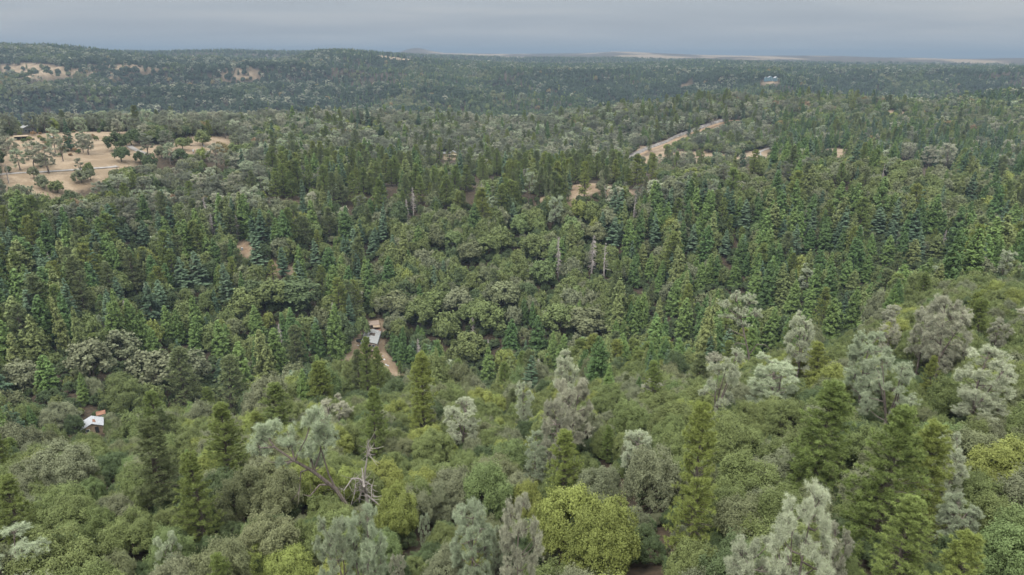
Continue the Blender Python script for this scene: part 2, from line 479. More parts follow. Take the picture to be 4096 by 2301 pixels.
def plain_mat(name, c1, c2=None, scale=3.0, rough=0.85, metal=0.0, stretch=None, bump=0.0, coord='Object'):
    mt, t, b = new_mat(name)
    b.inputs['Roughness'].default_value = rough
    b.inputs['Metallic'].default_value = metal
    if c2 is None:
        c2 = tuple(x * 0.8 for x in c1)
    tcn = N(t, 'ShaderNodeTexCoord')
    src = tcn.outputs[coord]
    if stretch:
        mp = N(t, 'ShaderNodeMapping')
        mp.inputs['Scale'].default_value = stretch
        t.links.new(src, mp.inputs['Vector']); src = mp.outputs[0]
    nz = N(t, 'ShaderNodeTexNoise')
    nz.inputs['Scale'].default_value = scale; nz.inputs['Detail'].default_value = 5
    t.links.new(src, nz.inputs['Vector'])
    col = ramp(t, nz.outputs['Fac'], [(0.33, c2), (0.66, c1)])
    t.links.new(col, b.inputs['Base Color'])
    if bump:
        bp = N(t, 'ShaderNodeBump')
        bp.inputs['Strength'].default_value = bump
        t.links.new(nz.outputs['Fac'], bp.inputs['Height']); t.links.new(bp.outputs[0], b.inputs['Normal'])
    return mt


M_OAK = foliage_mat('oak_leaves', trans=0.2)
M_NEEDLE = foliage_mat('needles', trans=0.16)
M_GRAYN = foliage_mat('grey_needles', brown=0.07, trans=0.3, contrast=0.5)
M_BARK = plain_mat('bark', (0.10, 0.085, 0.07), (0.05, 0.042, 0.035), 2.5, stretch=(3, 3, 0.6))
M_GBARK = plain_mat('pine_bark', (0.16, 0.135, 0.12), (0.075, 0.06, 0.055), 2.5, stretch=(3, 3, 0.6))
M_DEAD = plain_mat('dead_wood', (0.34, 0.31, 0.29), (0.19, 0.17, 0.16), 2.0, stretch=(3, 3, 0.5))


# ------------------------------------------------------------------ tree builders
def unit(v):
    return v / (np.linalg.norm(v, axis=-1, keepdims=True) + 1e-9)


def rdir(g, n):
    return unit(g.normal(size=(n, 3)))


def leaves(mb, C, Nn, hl, hw, g, mat=0, jit=None):
    """small leaf-shaped quads at C facing Nn"""
    n = len(C)
    Nn = unit(Nn)
    t = unit(np.cross(Nn, rdir(g, n))); b = np.cross(Nn, t)
    s = g.uniform(0.7, 1.3, (n, 1))
    V = np.stack([C - t * hl * s, C + b * hw * s, C + t * hl * s, C - b * hw * s], 1)
    mb.add(V.reshape(-1, 3), np.arange(4 * n).reshape(n, 4), mat, g.uniform(0, 1, n) if jit is None else jit)


def blades(mb, C, D, ln, w, g, mat=0, jit=0.5):
    """needles: thin triangles from C along D"""
    n = len(C)
    s = unit(np.cross(D, rdir(g, n))) * w
    L = ln * g.uniform(0.7, 1.15, (n, 1))
    V = np.stack([C - s, C + s, C + D * L], 1)
    mb.add(V.reshape(-1, 3), np.arange(3 * n).reshape(n, 3), mat, jit)


LODP = {'oak': [(42000, .080, .053), (4200, .27, .19), (900, .60, .44)],
        'cedar': [(15000, .20, .085), (4600, .40, .19), (800, .85, .40)],
        'fir': [(15000, .20, .07), (4600, .42, .16), (800, .85, .36)]}


def oak_mesh(seed, lod, H=7.0, R=3.6):
    g = np.random.default_rng(seed)
    nl, hl, hw = LODP['oak'][lod]
    cr = MB(); tr = MB()
    nc = (52, 40, 18)[lod]
    d = rdir(g, nc * 4); d = d[d[:, 2] > -0.45][:nc]
    sq = g.uniform(0.62, 1.0, (len(d), 1))
    lop = 1 + 0.22 * np.sin(np.arctan2(d[:, 1], d[:, 0]) * g.integers(1, 4) + g.uniform(0, 6.3))[:, None]
    cc = d * sq * lop * [R * .80, R * .80, H * .42] + [0, 0, H * .50]
    rr = R * (g.uniform(.15, .36, len(d)) if lod < 2 else g.uniform(.24, .42, len(d)))
    # a looser skirt of small tufts between the main boughs
    ns = (46, 30, 8)[lod]
    d2 = rdir(g, ns); d2[:, 2] = np.abs(d2[:, 2]) - 0.25
    cc2 = unit(d2) * g.uniform(.8, 1.04, (ns, 1)) * [R * .93, R * .93, H * .47] + [0, 0, H * .50]
    cc = np.vstack([cc, cc2]); rr = np.concatenate([rr, R * g.uniform(.10, .19, ns)])
    tone = g.uniform(0.15, 0.85, len(cc))
    wgt = rr ** 2; pick = g.choice(len(cc), nl, p=wgt / wgt.sum())
    u = rdir(g, nl)
    outw = unit(cc[pick] - [0, 0, H * .45])
    bad = ((u * outw).sum(1) < -0.25) | (u[:, 2] < -0.75)
    u[bad] = unit(u[bad] + 1.3 * outw[bad])
    rad_ = rr[pick] * (0.62 + 0.45 * np.sqrt(g.uniform(0, 1, nl)))
    pos = cc[pick] + u * rad_[:, None] * [1, 1, .82]
    # feathery shoots that break the outline
    nsh = (420, 160, 30)[lod]
    sb = g.choice(len(cc), nsh, p=wgt / wgt.sum())
    sdir = unit(unit(cc[sb] - [0, 0, H * .4]) * .7 + [0, 0, .55] + g.normal(size=(nsh, 3)) * .45)
    sl = rr[sb] * g.uniform(.95, 1.5, nsh)
    onsh = np.flatnonzero(g.uniform(size=nl) < .27)
    ks = g.integers(0, nsh, len(onsh))
    pos[onsh] = cc[sb[ks]] + sdir[ks] * (sl[ks] * g.uniform(.45, 1.0, len(onsh)))[:, None] + g.normal(size=(len(onsh), 3)) * .05 * R
    u[onsh] = sdir[ks]; pick[onsh] = sb[ks]
    pos += g.normal(size=(nl, 3)) * hl * .6
    ok = pos[:, 2] > 0.06 * H
    pos = pos[ok]; u = u[ok]; pick = pick[ok]
    nn = u * .9 + rdir(g, len(u)) * .75 + [0, 0, .35]
    leaves(cr, pos, nn, hl, hw, g, 0, np.clip(tone[pick] * .7 + g.uniform(0, .3, len(u)), 0, 1))
    s = (7, 5, 3)[lod]
    big = np.argsort(-rr)[:(11, 7, 4)[lod]]
    st = [np.array([0, 0, -0.8]), np.array([g.normal() * .12, g.normal() * .12, H * .14]), np.array([g.normal() * .25, g.normal() * .25, H * .30])]
    tr.tube(st, [.045 * H, .036 * H, .028 * H], s)
    for b in big:
        e = cc[b]; mid = st[2] * .5 + e * .5 + g.normal(size=3) * .25 + [0, 0, -.15]
        tr.tube([st[2], mid, e], [.022 * H, .014 * H, .005 * H], max(3, s - 2))
    if lod == 0:                             # fine grey twigs among the leaves
        for b in g.choice(len(cc), 40):
            a = cc[b] * [.6, .6, .8]; e = cc[b] + u[b] * rr[b]
            tr.tube([a, (a + e) / 2 + g.normal(size=3) * .15, e], [.035, .025, .012], 3)
    return cr, tr


def cone_mesh(seed, lod, kind):
    g = np.random.default_rng(seed)
    H, R = (20.0, 3.4) if kind == 'cedar' else (20.0, 3.2)
    nl, hl, hw = LODP[kind][lod]
    cr = MB(); tr = MB()
    nb = (420, 320, 90)[lod] if kind == 'cedar' else (190, 150, 60)[lod]
    if kind == 'fir':
        nlev = (26, 22, 14)[lod]
        lev = (np.arange(nlev) + .5) / nlev
        tb = np.repeat(lev, nb // nlev + 1)[:nb] + g.normal(size=nb) * .006
        base = .10
    else:
        tb = g.uniform(0, 1, nb) ** 0.9
        base = .03
    t = np.clip(base + (1 - base) * tb, 0, .985)
    az = g.uniform(0, 2 * np.pi, nb)
    side = 1 + .16 * np.sin(az * g.integers(1, 3) + g.uniform(0, 6.3))
    shape = (1 - t) ** (g.uniform(.56, .86) if kind == 'cedar' else g.uniform(.68, .95)) * np.minimum(1, .66 + t * 2.0)
    L = R * shape * side * g.uniform(.62, 1.12, nb) + .18
    pitch = (.55 - 1.0 * (1 - t)) if kind == 'cedar' else (.42 - .75 * (1 - t))
    wgt = L ** 1.35; pick = g.choice(nb, nl, p=wgt / wgt.sum())
    u = g.uniform(.14, 1, nl) ** .62
    Lp = L[pick]
    lat = g.normal(size=nl) * (.17 if kind == 'cedar' else .15) * Lp * (1.25 - u)
    a = az[pick]; ca, sa = np.cos(a), np.sin(a)
    r = u * Lp * np.cos(pitch[pick] * .6)
    curl = (.16 if kind == 'cedar' else .20) * Lp * u * u
    z = t[pick] * H + u * Lp * np.sin(pitch[pick]) + curl + g.normal(size=nl) * (.26 if kind == 'cedar' else .08)
    pos = np.stack([r * ca - lat * sa, r * sa + lat * ca, z], 1)
    pos[:, 2] = np.maximum(pos[:, 2], .25)
    nn = np.stack([ca * .55, sa * .55, np.full(nl, .75)], 1) + rdir(g, nl) * (.65 if kind == 'cedar' else .38)
    tone = g.uniform(0, 1, nb)
    leaves(cr, pos, nn, hl, hw, g, 0, np.clip(.45 * tone[pick] + .25 * u + g.uniform(0, .3, nl), 0, 1))
    top = np.stack([g.normal(size=12) * .06, g.normal(size=12) * .06, g.uniform(.955, 1.0, 12) * H], 1)
    leaves(cr, top, rdir(g, 12), hl * .9, hw, g)
    s = (7, 5, 3)[lod]
    tr.tube([[0, 0, -1], [g.normal() * .06, g.normal() * .06, H * .5], [0, 0, H * .97]], [.32, .19, .03], s)
    if lod < 2:
        for k in g.choice(nb, (60, 24)[lod]):
            e = np.array([math.cos(az[k]), math.sin(az[k]), 0]) * L[k] * .7
            z0 = t[k] * H
            tr.tube([[0, 0, z0], [e[0], e[1], z0 + math.sin(pitch[k]) * L[k] * .7]], [.05, .02], 3, cap=False)
    return cr, tr


def tufts(cr, g, P, Dv, nbl, ln, w, tone, spread=.9):
    n = len(P)
    C = np.repeat(P, nbl, 0); D = np.repeat(Dv, nbl, 0)
    D = unit(D * (1.0 - spread * .45) + rdir(g, n * nbl) * spread)
    blades(cr, C, D, ln, w, g, 0, np.clip(np.repeat(tone, nbl) * .75 + g.uniform(0, .25, n * nbl), 0, 1))


def pine_mesh(seed, lod):
    """green bushy-tufted pine: straight stem, whorled boughs, bottle-brush tufts"""
    g = np.random.default_rng(seed)
    H, R = 20.0, 3.7
    cr = MB(); tr = MB()
    nb = (250, 150, 60)[lod]
    t = np.sort(.08 + .89 * g.uniform(0, 1, nb) ** .95)
    az = g.uniform(0, 2 * np.pi, nb)
    side = 1 + .25 * np.sin(az * 2 + t * 9 + g.uniform(0, 6))
    L = R * ((1 - t) ** .64 * np.minimum(1, .62 + 1.6 * t)) * side * g.uniform(.55, 1.12, nb) + .4
    pit = np.where(t > .55, .55, -.05 + t * 1.0) + g.normal(size=nb) * .14
    nt_ = (7, 5, 3)[lod]
    P = []; Dv = []; tone = []
    s = (7, 5, 3)[lod]
    for k in range(nb):
        dd = np.array([math.cos(az[k]), math.sin(az[k]), 0])
        z0 = t[k] * H
        pe = dd * L[k] + [0, 0, math.sin(pit[k]) * L[k] * .8]
        lt = np.array([-dd[1], dd[0], 0])
        for q in range(nt_):
            uu = g.uniform(.32, 1.0) if q else 1.0
            c = np.array([0, 0, z0]) + pe * uu + lt * g.normal() * .20 * L[k] * (1.2 - uu) + [0, 0, .10 * L[k] * uu * uu]
            P.append(c); Dv.append(unit(dd * .8 + np.array([0, 0, .6]) + g.normal(size=3) * .3)); tone.append(g.uniform(0, 1))
        if lod < 2:
            tr.tube([[0, 0, z0], np.array([0, 0, z0]) + pe * .55, np.array([0, 0, z0 + .08 * L[k]]) + pe], [.06, .04, .015], 3, cap=False)
    for q in range((40, 30, 8)[lod]):
        tq = g.uniform(.84, 1.0); wq = R * .5 * (1.02 - tq) * 3.2 * (.3 + .7 * g.uniform()); aq = g.uniform(0, 6.28)
        P.append(np.array([math.cos(aq) * wq, math.sin(aq) * wq, H * tq])); Dv.append(unit(np.array([math.cos(aq), math.sin(aq), 1.2]))); tone.append(g.uniform(.3, .9))
    P = np.array(P); Dv = np.array(Dv); tone = np.array(tone)
    if lod == 0:
        tufts(cr, g, P, Dv, 40, .46, .024, tone, .85)
    elif lod == 1:
        tufts(cr, g, P, Dv, 15, .62, .085, tone, .8)
    else:
        leaves(cr, np.repeat(P, 2, 0) + g.normal(size=(2 * len(P), 3)) * .3, np.repeat(Dv, 2, 0) + rdir(g, 2 * len(P)) * .7, .85, .5, g, 0, np.clip(np.repeat(tone, 2), 0, 1))
    tr.tube([[0, 0, -1], [g.normal() * .1, g.normal() * .1, H * .5], [0, 0, H * .96]], [.36, .22, .04], s)
    return cr, tr


def greypine_mesh(seed, lod, style=0):
    """silvery open pine: forked stem, cloud-like boughs making a ragged rounded crown, long needle tufts"""
    g = np.random.default_rng(seed)
    H, R = 18.0, 4.0
    cr = MB(); tr = MB()
    s = (7, 5, 3)[lod]
    nlead = int(g.integers(2, 5)) if style != 1 else 1
    fork = H * g.uniform(.20, .36)
    base = [np.array([0, 0, -1.0]), np.array([g.normal() * .12, g.normal() * .12, fork * .5]), np.array([g.normal() * .25, g.normal() * .25, fork])]
    tr.tube(base, [.34, .28, .23], s, cap=False)
    lead = []
    for k in range(nlead):
        a = 2 * np.pi * k / nlead + g.uniform(-.6, .6)
        top = H * (.97 if k == 0 else g.uniform(.74, .92))
        out = R * (.10 if nlead == 1 else g.uniform(.28, .55))
        m1 = base[2] + [math.cos(a) * out * .6, math.sin(a) * out * .6, (top - fork) * .45]
        e = np.array([math.cos(a) * out, math.sin(a) * out, top - .6])
        pts = [base[2], m1 + g.normal(size=3) * .15, e]
        tr.tube(pts, [.19, .12, .03], s, cap=False)
        u = np.linspace(0, 1, 9)[:, None]
        lead.append(pts[0] * (1 - u) ** 2 + 2 * pts[1] * u * (1 - u) + pts[2] * u * u)
    axis = np.concatenate(lead)
    nlobe = (27, 20, 10)[lod] if style != 2 else (14, 11, 7)[lod]
    nbr = (14, 9, 5)[lod]
    ntf = (6, 5, 3)[lod]
    P = []; Dv = []; tone = []
    tops = [l[-1] for l in lead]
    for k in range(nlobe):
        if k < len(tops):
            c = tops[k] + [0, 0, -.2]; lr = R * g.uniform(.24, .34)
        else:
            t = .26 + .66 * ((k - len(tops) + g.uniform()) / (nlobe - len(tops)))
            env = R * (1.0 if t < .62 else math.sqrt(max(.1, 1 - ((t - .62) / .46) ** 2))) * (.72 + .28 * min(1, t / .5))
            az = k * 2.4 + g.uniform(-.5, .5)
            rr_ = env * g.uniform(.42, .80)
            c = np.array([math.cos(az) * rr_, math.sin(az) * rr_, t * H + g.normal() * .4])
            lr = R * g.uniform(.26, .44)
        root = axis[np.argmin(np.linalg.norm(axis - (c - [0, 0, lr * .9]), axis=1))]
        tr.tube([root, root * .5 + c * .5 + g.normal(size=3) * .2 - [0, 0, .2], c], [.10, .07, .03], max(3, s - 2), cap=False)
        br = g.uniform(.1, .7)
        for b in range(nbr):
            d = unit(g.normal(size=3)); d[2] = d[2] * .75 + .12
            ow = unit(c * [1, 1, 0] + [0, 0, .3]); 
            if d @ ow < -.3:
                d = unit(d + ow)
            tip = c + d * lr * g.uniform(.65, 1.12)
            o = c - [0, 0, lr * g.uniform(0, .5)]
            if lod < 2:
                tr.tube([o, o * .5 + tip * .5 + g.normal(size=3) * .12, tip], [.045, .03, .012], 3, cap=False)
            for q in range(ntf):
                w = g.uniform(.45, 1.05)
                P.append(o * (1 - w) + tip * w + g.normal(size=3) * .15); Dv.append(unit(d * .9 + [0, 0, .5] + g.normal(size=3) * .4)); tone.append(br + g.uniform(0, .3))
    P = np.array(P); Dv = np.array(Dv); tone = np.array(tone)
    if lod == 0:
        tufts(cr, g, P, Dv, 34, .50, .017, tone, .95)
    elif lod == 1:
        tufts(cr, g, P, Dv, 13, .66, .066, tone, .95)
    else:
        leaves(cr, np.repeat(P, 2, 0) + g.normal(size=(2 * len(P), 3)) * .35, np.repeat(Dv, 2, 0) + rdir(g, 2 * len(P)) * .8, .75, .42, g, 0, np.clip(np.repeat(tone, 2), 0, .9))
    return cr, tr


def snag_mesh(seed, lod, style=0):
    """dead conifer: bare grey stem with thin drooping branches"""
    g = np.random.default_rng(seed)
    H, R = 14.0, 1.7
    cr = MB(); tr = MB()
    s = (6, 5, 3)[lod]
    tr.tube([[0, 0, -1], [g.normal() * .1, g.normal() * .1, H * .5], [g.normal() * .2, 0, H]], [.26, .16, .03], s)
    nb = (190, 170, 40)[lod] if style == 0 else (46, 30, 16)[lod]
    for k in range(nb):
        t = .14 + .85 * g.uniform() ** .85
        az = g.uniform(0, 2 * np.pi)
        L = R * (1 - t) ** .65 * g.uniform(.5, 1.15) * (1 if style == 0 else 1.1) + .12
        dr = g.uniform(-.75, .05) if style == 0 else g.uniform(-.5, .5)
        dd = np.array([math.cos(az), math.sin(az), 0]); o = np.array([0, 0, t * H])
        th = (.05, .10, .14)[lod]
        cr.tube([o, o + dd * L * .55 + [0, 0, dr * L * .25], o + dd * L + [0, 0, dr * L]], [th, th * .7, th * .35], 3, cap=False)
        if lod == 0:
            e = o + dd * L * .6 + [0, 0, dr * L * .35]
            cr.tube([e, e + (dd * .3 + g.normal(size=3) * .3) * L], [.022, .01], 3, cap=False)
    return cr, tr


SPEC = ['oak', 'greypine', 'cedar', 'fir', 'pine', 'snag', 'bush']
NOMH = np.array([7.0, 18.0, 20.0, 20.0, 20.0, 14.0, 7.0])
NOMR = np.array([3.7, 4.6, 3.3, 3.1, 3.5, 1.6, 3.7])
NVAR = {'oak': (8, 9, 4), 'greypine': (8, 7, 3), 'cedar': (5, 8, 4), 'fir': (4, 6, 3), 'pine': (6, 7, 3), 'snag': (3, 3, 2), 'bush': (3, 3, 2)}
LEAFM = {'oak': M_OAK, 'greypine': M_GRAYN, 'cedar': M_NEEDLE, 'fir': M_NEEDLE, 'pine': M_NEEDLE, 'snag': M_DEAD, 'bush': M_OAK}
BARKM = {'oak': M_BARK, 'greypine': M_GBARK, 'cedar': M_BARK, 'fir': M_BARK, 'pine': M_BARK, 'snag': M_DEAD, 'bush': M_BARK}
MESH = {}                                   # (species, lod, variant) -> (crown mesh, trunk mesh, joined mesh)


def joined(cr, tr):
    j = MB()
    for src, mt in ((cr, 0), (tr, 1)):
        off = j.n
        j.v += src.v; j.n += src.n
        for k in (3, 4):
            j.f[k] += [f + off for f in src.f[k]]
            j.mi[k] += [np.full(len(x), mt, np.int32) for x in src.mi[k]]
            j.jit[k] += src.jit[k]
    return j


def tree_mesh(sp, lod, var):
    key = (sp, lod, var)
    if key in MESH:
        return MESH[key]
    seed = 1000 * SPEC.index(sp) + 100 * lod + var
    if sp in ('oak', 'bush'):
        cr, tr = oak_mesh(seed, lod)
    elif sp == 'greypine':
        cr, tr = greypine_mesh(seed, lod, (0, 1, 0, 0, 2, 1, 0, 0)[var])
    elif sp == 'pine':
        cr, tr = pine_mesh(seed, lod)
    elif sp == 'snag':
        cr, tr = snag_mesh(seed, lod, 1 if var == 2 else 0)
    else:
        cr, tr = cone_mesh(seed, lod, sp)
    nm = NAMES[sp]
    MESH[key] = (cr.mesh(nm + '_crown', [LEAFM[sp]]), tr.mesh(nm + '_trunk', [BARKM[sp]]), joined(cr, tr).mesh(nm, [LEAFM[sp], BARKM[sp]]))
    return MESH[key]


NAMES = {'oak': 'oak_tree', 'greypine': 'grey_pine', 'cedar': 'cedar_tree', 'fir': 'fir_tree', 'pine': 'pine_tree', 'snag': 'dead_tree', 'bush': 'bush'}
# leaf colours (albedo, last oak tint darkened as far-hill shade) with the words used for them
PAL = {
    'oak': [('olive green', (.124, .154, .055)), ('grey-green', (.150, .165, .096)), ('dark green', (.070, .098, .042)), ('yellow-green', (.178, .208, .057)), ('dull olive', (.134, .149, .075)), ('fresh green', (.125, .172, .066)), ('golden', (.20, .16, .07)), ('rust brown', (.19, .135, .08)), ('deep green', (.044, .066, .036))],
    'greypine': [('silvery', (.385, .42, .30)), ('pale green', (.32, .37, .25)), ('dusty', (.345, .35, .262)), ('muted', (.20, .22, .16))],
    'cedar': [('deep green', (.072, .122, .040)), ('green', (.112, .170, .050)), ('olive', (.148, .178, .066))],
    'fir': [('blue-green', (.098, .148, .086)), ('deep blue-green', (.066, .108, .062))],
    'pine': [('yellow-green', (.188, .222, .062)), ('green', (.155, .200, .060)), ('dull green', (.140, .170, .076))],
    'snag': [('bleached grey', (1, 1, 1))],
    'bush': [('green', (.075, .115, .038)), ('yellow-green', (.17, .18, .05)), ('straw brown', (.26, .17, .085))],
}

# ------------------------------------------------------------------ ground mesh
def build_ground():
    azb = np.concatenate([AZ_V, np.radians(np.arange(65, 300, 5.0))])
    nb = len(azb)
    w = np.linspace(0, 1, nb - NA + 2)[1:-1]
    Zb = np.vstack([ZT, ZT[-1][None] * (1 - w[:, None]) + ZT[0][None] * w[:, None]])
    ax = np.sin(azb)[:, None] * DG[None]; ay = np.cos(azb)[:, None] * DG[None]
    V = np.stack([ax, ay, Zb], -1).reshape(-1, 3)
    i = np.arange(nb)[:, None]; j = np.arange(ND - 1)[None]
    q = np.stack([i * ND + j, i * ND + j + 1, ((i + 1) % nb) * ND + j + 1, ((i + 1) % nb) * ND + j], -1).reshape(-1, 4)
    mb = MB(); mb.add(V, q)
    c = len(V)
    mb.add(np.array([[0, 0, Zb[:, 0].mean()]]), np.zeros((0, 3), int))
    fan = np.array([[c, k * ND, ((k + 1) % nb) * ND] for k in range(nb)])
    mb.f[3].append(fan); mb.mi[3].append(np.zeros(nb, np.int32)); mb.jit[3].append(np.zeros(nb, np.float32))
    mt, t, b = new_mat('hill_ground')
    geo = N(t, 'ShaderNodeNewGeometry')
    dry = N(t, 'ShaderNodeAttribute', attribute_name='dry')
    n1 = N(t, 'ShaderNodeTexNoise'); n1.inputs['Scale'].default_value = .08; n1.inputs['Detail'].default_value = 8
    n2 = N(t, 'ShaderNodeTexNoise'); n2.inputs['Scale'].default_value = .9; n2.inputs['Detail'].default_value = 6
    t.links.new(geo.outputs['Position'], n1.inputs['Vector']); t.links.new(geo.outputs['Position'], n2.inputs['Vector'])
    litter = ramp(t, n2.outputs['Fac'], [(.3, (.022, .018, .012)), (.7, (.062, .045, .030))])  # brown leaf litter, colour deepened to carry the shade under the canopy
    grass = ramp(t, n2.outputs['Fac'], [(.3, (.175, .132, .09)), (.7, (.25, .197, .138))])
    grass = mix_rgb(t, math_node(t, 'MULTIPLY', ramp(t, n1.outputs['Fac'], [(.44, (0, 0, 0)), (.58, (1, 1, 1))]), .85), grass, (.145, .108, .07))
    soil = ramp(t, n2.outputs['Fac'], [(.3, (.115, .074, .047)), (.7, (.20, .138, .09))])
    gravel = ramp(t, n2.outputs['Fac'], [(.3, (.23, .195, .175)), (.7, (.35, .305, .28))])
    dn = math_node(t, 'ADD', dry.outputs['Fac'], math_node(t, 'MULTIPLY', math_node(t, 'SUBTRACT', n2.outputs['Fac'], .5), .5))
    col = mix_rgb(t, math_node(t, 'MULTIPLY', math_node(t, 'SUBTRACT', dn, .25), 2.2, True), litter, grass)
    col = mix_rgb(t, math_node(t, 'MULTIPLY', math_node(t, 'SUBTRACT', dry.outputs['Fac'], 1.1), 1.6, True), col, soil)
    col = mix_rgb(t, math_node(t, 'MULTIPLY', math_node(t, 'SUBTRACT', dry.outputs['Fac'], 2.1), 2.5, True), col, gravel)
    t.links.new(col, b.inputs['Base Color'])
    b.inputs['Roughness'].default_value = .95
    bp = N(t, 'ShaderNodeBump'); bp.inputs['Strength'].default_value = .5; bp.inputs['Distance'].default_value = .4
    t.links.new(n2.outputs['Fac'], bp.inputs['Height']); t.links.new(bp.outputs[0], b.inputs['Normal'])
    o = mb.build('ground', mt, smooth=True)
    o['kind'] = 'structure'
    px, py, dep = project(ax, ay, Zb)
    d2 = np.broadcast_to(DG[None], px.shape)
    val = np.zeros(px.shape)
    front = dep > 5
    for poly, a, bb, sh, dr in CLEAR:
        k = in_poly(px, py, poly) & (d2 > a) & (d2 < bb) & front
        val[k] = np.maximum(val[k], dr if sh < .4 else min(dr, 1.0) * .8)
    # far golden ranches and plain; dry patches on the mid and far hills
    fx = np.sin(azb)[:, None] * DG; fy = np.cos(azb)[:, None] * DG
    g1 = fbm(fx / 260, fy / 700, 77)
    val = np.where((d2 > 4600), np.clip((g1 - .44) * 5, 0.0, .9), val)
    g2 = fbm(fx / 60, fy / 60, 50)
    val = np.where((d2 > 420) & (d2 < 1100) & (val == 0), np.clip((g2 - .56) * 5, 0, .8), val)
    for _ in range(2):
        v = val.copy()
        v[:, 1:-1] = .25 * val[:, :-2] + .5 * val[:, 1:-1] + .25 * val[:, 2:]
        val = v.copy()
        val[1:-1] = .25 * v[:-2] + .5 * v[1:-1] + .25 * v[2:]
    at = o.data.attributes.new('dry', 'FLOAT', 'POINT')
    at.data.foreach_set('value', np.concatenate([val.ravel(), [0.0]]).astype(np.float32))
    return o


build_ground()

